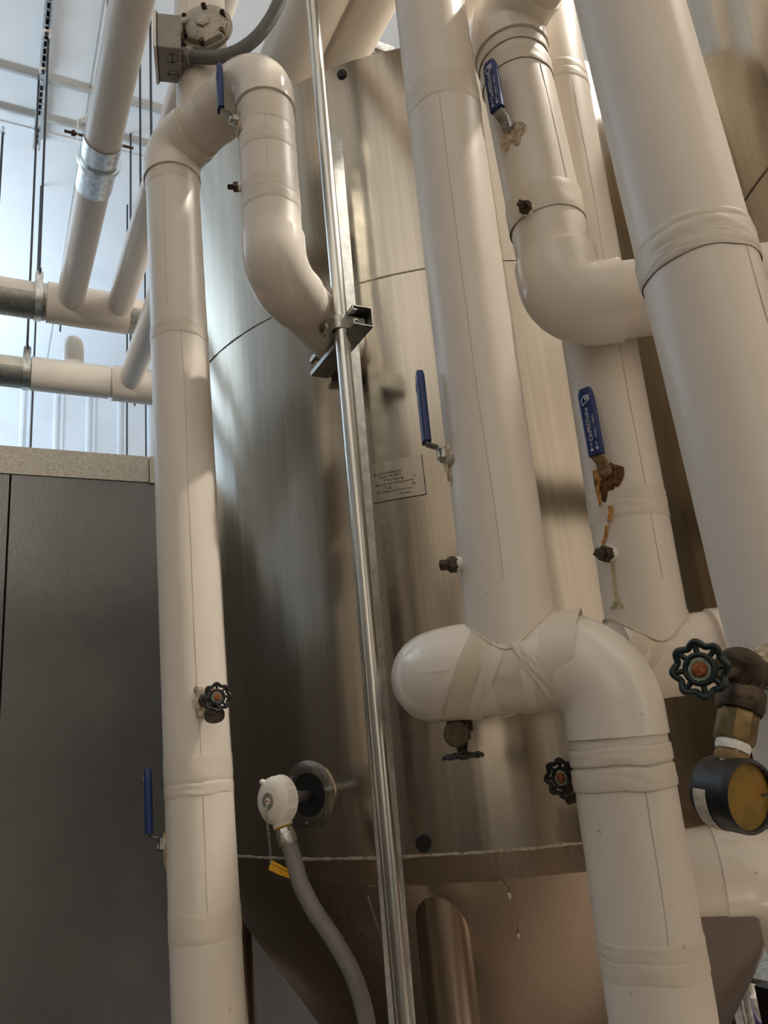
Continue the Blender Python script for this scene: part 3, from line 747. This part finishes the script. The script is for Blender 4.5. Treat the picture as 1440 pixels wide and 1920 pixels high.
# ------------------------------------------------------------------ valve levers
def lever(pipe_pt, n, axis, r, label, L=.115, stem=.028, rusty=False, wgrip=.024, text=True, foam='foam'):
    """ball-valve lever standing off a pipe: n points out of the pipe, the grip runs along the pipe"""
    n = Vector(n).normalized(); axis = Vector(axis).normalized(); n = (n-axis*n.dot(axis)).normalized(); s = axis.cross(n)
    o = pipe_pt+n*(r-.004)
    t = thing('valve_lever', label, 'valve', o)
    hub = o+n*(stem*.45)
    MB().lathe([(.0115, 0), (.0115, stem*.45), (.008, stem*.5), (.008, stem*.62)], o, n, 6).build('stem_nut', M['rusty_lever'] if rusty else M['lever'], t)
    b0 = hub; b1 = hub+n*.004+axis*.012; b2 = o+n*(stem+.002)+axis*.017; b3 = b2+axis*.02
    MB().tube([b0-axis*.008, b1, b2, b3], .0095, 12, sx=.22, sy=1.0, ref=n).build('bare_arm', M['rusty_lever'] if rusty else M['lever'], t)
    g0 = b2+axis*.003; ns = 14
    prof = [(g0+axis*(L*i/ns)) for i in range(ns+1)]
    rad = [wgrip/2*(1.0 if i < ns-1 else (.93 if i == ns-1 else .72)) for i in range(ns+1)]
    mb = MB(); seg = 28; vs = []
    for q, rr in zip(prof, rad):
        for k in range(seg):
            a = 2*PI*k/seg; c_, s_ = math.cos(a), math.sin(a)
            sq = lambda x_, e: math.copysign(abs(x_)**e, x_)
            vs.append(q+s*(rr*sq(c_, .5))+n*(.0062*sq(s_, .5)*(1 if rr > wgrip*.45 else .8)))
    mb.add(vs, [(i*seg+k, i*seg+(k+1) % seg, (i+1)*seg+(k+1) % seg, (i+1)*seg+k) for i in range(ns) for k in range(seg)]+[tuple(range(seg)), tuple(range(ns*seg, (ns+1)*seg))])
    gr = mb.build('grip', M['blue'], t, sharp=50)
    if text:
        sd = -s                                     # viewer's right when looking at the pipe with axis up
        fo = n*.00655; mb = MB()
        def put(txt, along_, across, size, sx=1.0, flip=False):
            d_ = axis; y_ = n.cross(d_)
            m2 = text_mesh(txt, size, g0+axis*along_+y_*across+fo, d_, y_, sx=sx); mb.add(m2.v, m2.f)
        put('CimPRESSvalve', L*.20, -.0010, .0092, .92); put('coldpipe  |  softlube', L*.22, -.0075, .0048, .98)
        put('\u25c4', L*.02, .000, .0001); put('ON', L*.115, .0018, .0042); put('OFF', L*.105, -.0066, .0042)
        y_ = n.cross(axis)
        for (al, ac, sg) in ((L*.075, .0032, 1), (L*.075, -.0052, -1)):
            c_ = g0+axis*al+y_*ac+fo; mb.add([c_+axis*(.003*sg), c_-axis*(.002*sg)+y_*.0025, c_-axis*(.002*sg)-y_*.0025], [(0, 1, 2)])
        cen = g0+axis*(L*.80)+fo                    # drop-shaped mark with bars
        outl = [(-.006, .005), (.002, .0065), (.008, .002), (.008, -.006), (.001, -.006)]
        for i in range(5):
            a_, b_ = outl[i], outl[(i+1) % 5]; mb.tube([cen+axis*a_[0]+y_*a_[1], cen+axis*b_[0]+y_*b_[1]], .0005, 5)
        for yy in (-.004, -.0018, .0004): mb.tube([cen+axis*.001+y_*yy, cen+axis*.0075+y_*yy], .0006, 5)
        mb.build('grip_lettering', M['white_ink'], gr)
    mb = MB(); mb.blob(o+n*.002-axis*.012, (.017, .006, .028), (s, n, axis), .9, 70); mb.build('torn_insulation', M[foam], t)
    return t, o, n, s, axis
def side(deg):                                      # horizontal direction, degrees to the left of 'towards the viewer'
    a = math.radians(deg); return TOCAM*math.cos(a)-HR*math.sin(a)
EU = (Etop-Etee).normalized(); AU = (Atop-Abot).normalized()
lever(along(Bbot, Btop, 238), side(68), UP, PR, 'blue valve lever on the short left drop pipe under the grey hose', L=.112, stem=.036)
lever(along(Fbot, Ftop, 272), side(44), UP, PR, 'blue valve lever at the upper right, on the drop pipe beside torn white insulation', L=.093)
lever(along(E0, Etop, 848), side(86), EU, PR, 'blue valve lever seen edge-on at the left of the thick middle pipe', L=.106)
lg = lever(along(Gbot, Gtop, 898), side(38), UP, PR, 'blue valve lever with a rusted arm above orange rust streaks', L=.106, rusty=True, foam='rust_foam')
lever(along(Abot, Atop, 1574), side(78), AU, PR, 'blue valve lever low on the long left riser beside the grey panel', L=.104)

# ------------------------------------------------------------------ small plugged ports
def plug(pipe_pt, n, axis, r, label, sz=1.0):
    n = Vector(n).normalized(); o = pipe_pt+n*(r-.006)
    t = thing('pipe_plug', label, 'pipe plug', o)
    MB().lathe([(.0135*sz, 0), (.0135*sz, .016*sz)], o, n, 24).build('coupling', M['teflon'], t)
    MB().lathe([(.0125*sz, 0), (.0145*sz, .001), (.0145*sz, .014*sz), (.012*sz, .016*sz)], o+n*(.013*sz), n, 6).build('hex_bushing', M['bronze'], t)
    MB().lathe([(.0095*sz, 0), (.0095*sz, .014*sz), (.007*sz, .016*sz)], o+n*(.028*sz), n, 4).build('square_head', M['bronze'], t)
    return o
plug(along(Bbot, Btop, 352), side(80), UP, PR, 'dark square-headed pipe plug on the short left drop pipe', .72)
plug(along(Fbot, Ftop, 424), side(40), UP, PR, 'dark hex pipe plug on the upper right drop pipe below its lever', .72)
plug(along(E0, Etop, 1052), side(82), EU, PR, 'dark square-headed pipe plug at the left of the thick middle pipe', .76)
plug(along(Gbot, Gtop, 1044), side(53), UP, PR, 'dark hex pipe plug below the orange rust streaks', .86)

# rust streaks running down the rear riser
def streak(parent, pts_px, widths, n, mat, name='rust_streak', r=PR, off=.0012, pts3=None):
    mb = MB(); vs = []
    Rs = []
    for (x_, y_), w_ in zip(pts_px, widths):
        d = ray(x_, y_); ax_ = along(Gbot, Gtop, y_); a = d.x*d.x+d.y*d.y; ox, oy = EYE.x-ax_.x, EYE.y-ax_.y
        R_ = r+off; b = 2*(ox*d.x+oy*d.y); c = ox*ox+oy*oy-R_*R_; disc = max(0, b*b-4*a*c); t_ = (-b-math.sqrt(disc))/(2*a)
        q = EYE+d*t_; nn = Vector((q.x-ax_.x, q.y-ax_.y, 0)).normalized(); sd = UP.cross(nn)
        for k in (-1, 0, 1): vs.append(ax_+Vector((0, 0, q.z-ax_.z))+(nn+sd*(k*w_/R_)).normalized()*R_)
    m_ = len(pts_px); mb.add(vs, [(3*i+k, 3*i+k+1, 3*i+k+4, 3*i+k+3) for i in range(m_-1) for k in (0, 1)])
    return mb.build(name, mat, parent)
streak(GP, [(1119, 880), (1121, 900), (1120, 915), (1123, 930), (1125, 950)], [.007, .006, .0035, .004, .0015], None, M['rust'], off=.0035)
streak(GP, [(1114, 882), (1116, 905), (1118, 925)], [.003, .002, .001], None, M['rust_foam'])
streak(GP, [(1144, 948), (1145, 960), (1143, 975), (1141, 980)], [.004, .0035, .004, .0015], None, M['rust'], off=.0045)
streak(GP, [(1138, 985), (1136, 1000), (1132, 1015), (1130, 1022)], [.0035, .003, .005, .003], None, M['rust'])
streak(GP, [(1146, 1050), (1149, 1075), (1151, 1100), (1157, 1128), (1165, 1140)], [.0012, .0025, .002, .0035, .005], None, M['pale_rust'])
streak(GP, [(1152, 1128), (1150, 1136), (1147, 1142)], [.003, .005, .006], None, M['moss'], off=.0025)

# ------------------------------------------------------------------ handwheel valves
def handwheel(t, c, n, R=.0225, mat='wheel', upv=UP):
    if abs(Vector(n).normalized().z) > .95: upv = HF
    n, s, u = frame(n, upv); mb = MB(); seg = 96; pts = []
    for k in range(seg):
        a = 2*PI*k/seg; rr = R*(.92+.08*math.cos(8*a))
        pts.append(c+s*(rr*math.cos(a))+u*(rr*math.sin(a))+n*(.0012*math.cos(8*a)))
    mb.tube(pts, R*.125, 10, closed=True, ref=n)
    mb.tube([c+s*(R*.52*math.cos(2*PI*k/40))+u*(R*.52*math.sin(2*PI*k/40))+n*.001 for k in range(40)], R*.105, 10, closed=True, ref=n)
    for k in range(8):
        a = 2*PI*k/8; d_ = s*math.cos(a)+u*math.sin(a); mb.tube([c+d_*R*.5, c+d_*R*.95], R*.105, 8)
    for k in range(3):                              # arms from the inner ring to the hub
        a = 2*PI*k/3+.5; d_ = s*math.cos(a)+u*math.sin(a); mb.tube([c+d_*.004-n*.003, c+d_*R*.5], R*.1, 8)
    wh = mb.build('handwheel', M[mat], t, sharp=80)
    MB().lathe([(.0, .006), (.0050, .005), (.0066, .002), (.0066, -.004)], c, n, 8).build('wheel_nut', M['rust_nut'], wh)
    MB().lathe([(.0086, .0012), (.0086, -.002)], c, n, 24).build('name_disc', M['patina'], wh)
def drain_valve(root, wheel_c, n_wheel, out_c, out_dir, label, mat='wheel', R=.022, cap_r=.0165):
    """root: where it leaves the pipe; body between root and wheel; outlet cap at out_c"""
    t = thing('drain_valve', label, 'valve', root)
    n = Vector(n_wheel).normalized(); body = wheel_c-n*.036
    MB().tube([root, root.lerp(body, .55), body+n*.004], [.0115, .013, .0145], 20).build('inlet', M['bronze'], t)
    MB().lathe([(.016, -.010), (.0175, -.004), (.0175, .006), (.013, .009), (.013, .016), (.009, .018), (.0065, .030), (.0055, .040)], body, n, 8).build('bonnet', M['bronze'], t)
    od = Vector(out_dir).normalized()
    MB().tube([body-n*.002, body.lerp(out_c, .6), out_c-od*.004], [.014, .0125, .013], 18).build('outlet', M['bronze'], t)
    MB().lathe([(cap_r*.9, -.006), (cap_r, -.004), (cap_r, .004), (cap_r*.92, .006)], out_c, od, 28).build('outlet_cap', M['bronze'], t)
    handwheel(t, wheel_c, n, R, mat)
    return t, body
# on the left riser
rootA = at(383, 1314, 1.322)
wcA = at(407, 1307, 1.272)
dvA = drain_valve(rootA, wcA, TOCAM*.9+HR*.42, at(402, 1341, 1.285), -UP*.8+TOCAM*.45+HR*.1, 'black handwheel drain valve on the long left riser', 'wheel_black')[0]
mb = MB(); mb.blob(rootA-HR*.004, (.016, .008, .020), (HR, TOCAM, UP), .9, 70); mb.build('torn_insulation', M['foam'], dvA)
# under the left elbow of the tee
zz = Lc.z-PR
rootB = at(858, 1352, 1.03); rootB.z = zz+.004
wcB = at(868, 1417, 1.03); drain_valve(rootB, wcB, (0, 0, -1), at(856, 1376, 1.005), TOCAM-HR*.1, 'black handwheel drain valve hanging under the left elbow of the tee', 'wheel_black', .0245)
# behind the lower right drop pipe
wcC = at(1053, 1459, 1.02); rootC = at(1110, 1468, .985)
drain_valve(rootC, wcC, TOCAM*.75-HR*.66, at(1082, 1490, 1.0), -UP+HR*.3, 'black handwheel valve peeking out left of the lower pipe', 'wheel_black', .0225)

# ------------------------------------------------------------------ gauge valve on the nearest pipe
wcG = at(1313, 1255, .615)
nG = (TOCAM*.80-HR*.60).normalized()
bodyG = at(1388, 1262, .650); rootG = at(1425, 1262, .66)
GV = thing('gauge_valve', 'green handwheel gauge valve on the nearest white pipe, above the pressure gauge', 'valve', rootG)
MB().tube([rootG+HR*.012, rootG, bodyG], [.013, .0145, .017], 20).build('inlet', M['bronze'], GV)
MB().lathe([(.015, -.012), (.0205, -.006), (.0215, .004), (.0195, .010), (.0150, .012)], bodyG, nG, 24).build('bonnet', M['bronze'], GV)
MB().tube([bodyG+nG*.010, bodyG+nG*.020], .0130, 6).build('packing_nut', M['bronze'], GV)
MB().tube([bodyG+nG*.018, wcG], .0055, 12).build('stem', M['bronze'], GV)
handwheel(GV, wcG, nG, .0215, 'wheel')
gdn = (at(1372, 1420, .640)-at(1392, 1300, .648)).normalized()
ob = at(1391, 1300, .648)
MB().tube([bodyG-nG*.004, ob], [.016, .0135], 20).build('outlet_neck', M['bronze'], GV)
MB().lathe([(.0135, -.008), (.0185, -.002), (.0190, .012), (.0175, .016)], ob, gdn, 28).build('outlet_collar', M['bronze'], GV)
mb = MB(); mb.blob(rootG+HR*.012+TOCAM*.004, (.020, .010, .022), (HR, TOCAM, UP), .8, 70); mb.build('torn_insulation', M['foam'], GV)
PG = thing('pressure_gauge', 'black pressure gauge with a stained yellow dial hanging at the right', 'gauge', ob+gdn*.09)
MB().lathe([(.0150, 0), (.0158, .002), (.0158, .024), (.0148, .026)], ob+gdn*.0155, gdn, 8).build('hex_bushing', M['brass'], PG)
MB().lathe([(.0128, 0), (.0135, .004), (.0125, .008)], ob+gdn*.041, gdn, 24).build('thread_tape', M['teflon'], PG)
MB().lathe([(.0128, 0), (.0138, .002), (.0138, .009), (.0128, .011)], ob+gdn*.0485, gdn, 6).build('nipple', M['brass'], PG)
MB().lathe([(.0118, 0), (.0125, .004), (.0115, .008)], ob+gdn*.059, gdn, 24).build('thread_tape', M['teflon'], PG)
gc = at(1372, 1488, .640)
gn = (TOCAM*.88+HR*.46-UP*.12).normalized()
MB().tube([ob+gdn*.066, gc-gdn*.027], [.0118, .0118], 4).build('gauge_socket', M['brass'], PG)
GR_ = .0278
MB().lathe([(.010, -.019), (GR_*.90, -.019), (GR_*.97, -.016), (GR_, -.010), (GR_, .012), (GR_*1.0, .0165), (GR_*.965, .0185), (GR_*.90, .0175), (GR_*.875, .013)], gc, gn, 64, caps=True).build('case', M['black'], PG, sharp=30)
MB().lathe([(0, .0138), (GR_*.60, .0142), (GR_*.885, .0140)], gc, gn, 64, caps=False).build('dial', M['dial'], PG)
n_, s_, u_ = frame(gn)
MB().box(gc+gn*.0150+s_*.0185*1+u_*(-.001), (.006, .0018, .0006), (s_, u_, gn)).build('needle_tip', M['black_ink'], PG)
mb = MB(); vs = []; nn_ = 20                       # paper label wrapped round the case
for i in range(nn_+1):
    a = math.radians(168+95*i/nn_)
    dv = -(s_*math.cos(a))*-1+u_*math.sin(a)
    for h_ in (-.0125, -.0005): vs.append(gc+gn*h_+dv*(GR_+.0006))
mb.add(vs, [(2*i, 2*i+2, 2*i+3, 2*i+1) for i in range(nn_)]); mb.build('case_label', M['gauge_label'], PG)

# ------------------------------------------------------------------ temperature probe on the tank
pc2, pn2 = on_tank(580, 1490); n2, s2, u2 = frame(pn2)
PB = thing('temperature_probe', 'white temperature probe head plugged into a round port low on the tank', 'sensor', pc2)
RF = .066
mb = MB(); vs = []
def tank_disc(r_, off, a):                         # point on a disc that follows the shell
    x_, y_ = r_*math.cos(a), r_*math.sin(a); q = pc2+s2*x_+u2*y_; v_ = Vector((q.x-TK.x, q.y-TK.y, 0)).normalized()*(TR+off)
    return Vector((TK.x+v_.x, TK.y+v_.y, q.z))
for r_, off in ((RF, -.001), (RF, .0028), (RF-.002, .0036), (.042, .0036), (.041, .001)): vs += [tank_disc(r_, off, 2*PI*k/64) for k in range(64)]
mb.add(vs, [(j*64+k, j*64+(k+1) % 64, (j+1)*64+(k+1) % 64, (j+1)*64+k) for j in range(4) for k in range(64)]); mb.build('cover_ring', M['steel'], PB)
mb = MB(); mb.add([tank_disc(.0425, .0015, 2*PI*k/48) for k in range(48)], [tuple(range(48))]); mb.build('port_opening', M['hole'], PB)
mb = MB()
for k in range(6):
    q = tank_disc(.054, .0036, 2*PI*k/6+.35); mb.lathe([(.0028, 0), (.0024, .0014), (.0, .0016)], q, n2, 12)
mb.build('cover_screws', M['lever'], PB)
hc = at(521, 1500, 1.455); hx = (hc-pc2).normalized()      # head centre and axis away from the tank
hx = (HR*-.62+TOCAM*.78+UP*.02).normalized()
MB().tube([pc2-n2*.0, hc-hx*.018], .009, 20).build('probe_neck', M['lever'], PB)
MB().lathe([(.0125, -.006), (.0125, .006)], pc2.lerp(hc, .42), (hc-pc2), 6).build('neck_nut', M['zinc'], PB)
MB().lathe([(.018, -.030), (.026, -.026), (.0335, -.017), (.0350, -.010)], hc, hx, 48).build('head_body', M['white_plastic'], PB)
prof_ = MB(); seg = 96; vs = []
for rr, hh, rib in ((.0375, -.011, 0), (.0390, -.009, 0), (.0390, -.007, 0), (.0380, -.006, 1), (.0375, .010, 1), (.0365, .012, 0), (.030, .0195, 0), (.019, .0235, 0), (0.0005, .0245, 0)):
    nx_, sx2, ux2 = frame(hx); rr *= 1.1
    for k in range(seg):
        a = 2*PI*k/seg; r2 = rr-(.0016 if rib and (k//3) % 2 else 0); vs.append(hc+hx*hh+sx2*(r2*math.cos(a))+ux2*(r2*math.sin(a)))
prof_.add(vs, [(j*seg+k, j*seg+(k+1) % seg, (j+1)*seg+(k+1) % seg, (j+1)*seg+k) for j in range(8) for k in range(seg)])
cap_ = prof_.build('screw_cap', M['white_plastic'], PB, sharp=30)
nx_, sx2, ux2 = frame(hx)
cc = hc+hx*.0236
MB().lathe([(.0, .0014), (.0145, .0012), (.0150, -.001)], cc-hx*.0006, hx, 32).build('cap_label', M['zinc'], cap_)
MB().lathe([(.0, .0010), (.0055, .0008), (.0060, 0)], cc+hx*.0010, hx, 24).build('label_emblem', M['white_plastic'], cap_)
MB().box(cc+hx*.0022, (.007, .0022, .0006), (sx2, ux2, hx)).build('label_mark', M['red'], cap_)
MB().lathe([(.005, 0), (.006, .004), (.005, .010), (.002, .012)], hc+hx*.012+ux2*.029-sx2*.018, (hx*.5+ux2*.5-sx2*.7), 12).build('cap_lug', M['white_plastic'], cap_)
# outlet below the head
od = (at(537, 1560, 1.45)-at(527, 1525, 1.455)).normalized(); oc = at(525, 1528, 1.46)
MB().lathe([(.021, -.012), (.0175, .004), (.0175, .020)], oc, od, 32).build('outlet_boss', M['white_plastic'], PB)
HS = thing('flexible_conduit', 'grey flexible conduit curving down from the white probe head', 'conduit', oc)
MB().lathe([(.0165, 0), (.0170, .003)], oc+od*.019, od, 32).build('gasket', M['yellow'], HS)
MB().lathe([(.0150, 0), (.0165, .003), (.0165, .010)], oc+od*.0225, od, 8).build('locknut', M['zinc'], HS)
MB().lathe([(.0170, 0), (.0178, .002), (.0178, .018), (.0165, .020)], oc+od*.032, od, 10).build('gland_nut', M['zinc'], HS)
pp = [oc+od*.045]+[at(x_, y_, f_) for x_, y_, f_ in ((549, 1606, 1.45), (563, 1655, 1.44), (588, 1705, 1.43), (615, 1745, 1.43), (643, 1790, 1.43), (665, 1835, 1.43), (681, 1885, 1.43), (690, 1935, 1.43), (695, 2000, 1.43), (697, 2100, 1.43))]
def smooth(pts, n=8):
    out_ = []; P_ = [pts[0]]+list(pts)+[pts[-1]]
    for i in range(1, len(P_)-2):
        for k in range(n):
            t_ = k/n; a, b, c, d_ = P_[i-1], P_[i], P_[i+1], P_[i+2]
            out_.append(.5*((2*b)+(c-a)*t_+(2*a-5*b+4*c-d_)*t_*t_+(3*b-a-3*c+d_)*t_**3))
    return out_+[pts[-1]]
last = pp[-1]; pp.append(Vector((last.x+.0, last.y, .02)))
MB().tube(smooth(pp), .0147, 24).build('hose', M['hose'], HS)
# chain and yellow tag
CH = thing('chain_tag', 'yellow tag hanging by a thin chain from the white probe head', 'tag', at(506, 1618, 1.44))
c0_ = cc+hx*.003-ux2*.006; c1_ = at(508, 1617, 1.437)
cpts = smooth([c0_, at(499, 1520, 1.415), at(502, 1550, 1.42), at(506, 1585, 1.43), c1_], 10)
mb = MB()
for i in range(len(cpts)-1):
    a, b = cpts[i], cpts[i+1]; m_ = (a+b)/2; d_ = (b-a).normalized(); sdv = HR if i % 2 else TOCAM
    sdv = (sdv-d_*sdv.dot(d_)).normalized(); L_ = (b-a).length*.68
    mb.tube([m_+d_*(L_*math.cos(2*PI*k/10))+sdv*(.0019*math.sin(2*PI*k/10)) for k in range(10)], .0006, 5, closed=True)
mb.build('chain', M['lever'], CH)
ta = [at(x_, y_, 1.437) for x_, y_ in ((510, 1613), (503, 1630), (552, 1650), (547, 1634))]
ta2 = [at(x_, y_, 1.445) for x_, y_ in ((527, 1622), (523, 1640))]
mb = MB(); mb.add([ta[0], ta[1], ta2[0], ta2[1], ta[3], ta[2]], [(0, 1, 3, 2), (2, 3, 5, 4)]); mb.build('tag_strip', M['yellow'], CH, solid=.0012)
mb = MB()
for k in range(12):
    q = ta[0].lerp(ta[3], .12+.07*k).lerp(ta[1].lerp(ta[2], .12+.07*k), .32)+TOCAM*.0012; mb.box(q, (.002, .0004, .0012), (HR, TOCAM, UP))
mb.build('tag_print', M['black_ink'], CH)

# ------------------------------------------------------------------ valve actuator box on the left riser
fn = (TOCAM*.93-HR*.05-UP*.0).normalized()
fc = at(383, 52, (rp-EYE).dot(HF)-PR-.006); n3, s3, u3 = frame(fn)
AC = thing('valve_actuator', 'grey cast valve bonnet and control box on the upper left riser', 'actuator', fc)
MB().lathe([(.061, -.010), (.061, .000), (.059, .002)], fc+u3*.004, fn, 56).build('flange', M['cast'], AC)
mb = MB(); segs = 7; vs = []
for rr, hh in ((.050, .002), (.048, .012), (.030, .020), (.018, .022), (.018, .027), (.0, .028)):
    vs += [fc+fn*hh+s3*(rr*math.cos(2*PI*k/segs+.2)+.004)+u3*(rr*math.sin(2*PI*k/segs+.2)-.006) for k in range(segs)]
mb.add(vs, [(j*segs+k, j*segs+(k+1) % segs, (j+1)*segs+(k+1) % segs, (j+1)*segs+k) for j in range(5) for k in range(segs)]); mb.build('bonnet', M['cast'], AC, sharp=20, bevel=.002)
MB().lathe([(.0, .006), (.0115, .006), (.0135, .004), (.0135, 0)], fc+fn*.022+s3*.004-u3*.006, fn, 28).build('cap', M['cast'], AC)
for k in range(6):
    a = 2*PI*k/6+.45; q = fc+fn*.003+s3*(.049*math.cos(a))+u3*(.049*math.sin(a))
    MB().lathe([(.0058, 0), (.0058, .012), (.0045, .013), (.0030, .012), (.0030, .006)], q, fn, 14).build('cap_screw', M['bronze'], AC)
MB().tube([fc+fn*.012-s3*.020+u3*.012, fc+fn*.014-s3*.055+u3*.006], .009, 16).build('shaft', M['cast'], AC)
MB().box(fc-s3*.058+fn*.006-u3*.004, (.03, .05, .035), (s3, u3, fn)).build('bracket', M['cast'], AC, bevel=.003)
bc = at(318, 92, (fc-EYE).dot(HF)-.012)
yaw = math.radians(14); bxd = (HR*math.cos(yaw)+HF*math.sin(yaw)); byd = (HF*math.cos(yaw)-HR*math.sin(yaw))
BW, BD, BH = .050, .090, .092
bx_ = MB().box(bc, (BW, BD, BH), (bxd, byd, UP)).build('control_box', M['grey_box'], AC, bevel=.0025)
MB().box(bc-bxd*(BW/2+.003), (.006, BD+.008, BH+.010), (bxd, byd, UP)).build('box_lid', M['white_plastic'], bx_, bevel=.002)
MB().box(bc-bxd*(BW/2-.0015), (.0022, BD+.003, BH+.003), (bxd, byd, UP)).build('lid_gasket', M['black'], bx_)
mb = MB()
for k, (cx2, vert_) in enumerate(((-.020, 0), (.022, 1))):
    cen = bc-UP*(BH/2+.0004)+bxd*.006-byd*cx2*-1
    mb.tube([cen+bxd*(.0115*math.cos(2*PI*i/28))+byd*(.0115*math.sin(2*PI*i/28)) for i in range(28)], .0004, 5, closed=True)
    d_ = byd if vert_ == 0 else bxd; e_ = bxd if vert_ == 0 else byd
    d_, e_ = (bxd, byd) if k == 1 else (byd, bxd)
    mb.tube([cen-d_*.010, cen+d_*.010], .0009, 5)
    for sg in (-1, 1): mb.tube([cen+d_*(.010*sg)-e_*.003, cen+d_*(.010*sg)+e_*.003], .0009, 5)
mb.build('box_marks', M['black_ink'], bx_)
g0_ = at(350, 104, (fc-EYE).dot(HF)-.012)
FX = thing('flexible_conduit', 'dark grey flexible conduit sweeping up from the grey control box', 'conduit', g0_)
gd = (at(372, 109, 1.30)-at(350, 104, 1.30)).normalized()
MB().lathe([(.014, -.012), (.014, .0), (.020, .001), (.020, .010), (.0165, .012)], g0_, gd, 8).build('gland_nut', M['grey_box'], FX)
ff = (fc-EYE).dot(HF)-.012
MB().tube(smooth([g0_+gd*.006]+[at(x_, y_, f_) for x_, y_, f_ in ((378, 108, ff), (410, 107, ff), (445, 96, ff), (478, 73, ff), (503, 42, ff), (521, 8, ff), (535, -30, ff+.02), (548, -80, ff+.05), (552, -140, ff+.1), (540, -220, ff+.2))]), .0138, 24).build('hose', M['hose_dark'], FX)

# ------------------------------------------------------------------ things glimpsed low at the far right
q = at(1420, 1820, 2.6)
TB = thing('steel_tray', 'stainless tray edge glimpsed at the lower right corner', 'tray', q)
MB().box(q+Vector((.1, .15, 0)), (.36, .5, .02)).build('tray_top', M['bright_galv'], TB, bevel=.004)
MB().box(q+Vector((.1, -.11, -.03)), (.36, .02, .05)).build('tray_lip', M['bright_galv'], TB, bevel=.006)
for sx3 in (-.06, .26):
    MB().tube([(q.x+sx3, q.y+.35, 0), (q.x+sx3, q.y+.35, q.z-.01)], .015, 12).build('leg', M['galv'], TB)
q = at(1410, 1895, 2.9)
CT = thing('white_container', 'small white container below the steel tray', 'container', q)
MB().lathe([(.06, -.25), (.065, -.2), (.065, .03), (.05, .05), (.025, .055), (.025, .075)], q, UP, 28).build('body', M['white_plastic'], CT)
MB().lathe([(.028, 0), (.028, .02)], q+UP*.07, UP, 20).build('cap', M['white_plastic'], CT)
stand = MB().lathe([(.14, 0), (.14, .02), (.03, .03), (.03, q.z-.27), (.09, q.z-.26), (.09, q.z-.25)], (q.x, q.y, 0), UP, 28).build('pedestal', M['galv'], CT)
pz = [at(1393, 1862, 2.75), at(1400, 1872, 2.75), at(1407, 1893, 2.74), at(1419, 1915, 2.74), at(1440, 1935, 2.74), at(1460, 2000, 2.74)]
pz.append(Vector((pz[-1].x, pz[-1].y, .02)))
tag(MB().tube(smooth(pz), .011, 14).build('purple_hose', M['purple']), 'purple hose hanging in front of the small white container', 'hose')
q = at(1392, 1880, 2.55)
FT = thing('steel_fitting', 'oval stainless fitting left of the purple hose at the lower right', 'fitting', q)
MB().tube([q+UP*.04, q-UP*.09], .024, 24).build('body', M['lever'], FT)
MB().tube([(q.x, q.y, 0), (q.x, q.y, q.z-.085)], .014, 12).build('stand_pipe', M['brass'], FT)
q = at(1437, 1880, 2.4)
zp = at(1437, 1850, 2.4).z
tag(MB().box((q.x+.02, q.y, zp/2), (.05, .05, zp)).build('black_post', M['black']), 'black post at the lower right corner of the picture', 'post')
q = at(1374, 1890, 2.5)
tag(MB().box((q.x, q.y, (q.z+.35)/2), (.03, .03, q.z+.35)).build('steel_upright', M['galv']), 'thin grey upright beside the tank cone at the lower right', 'post')
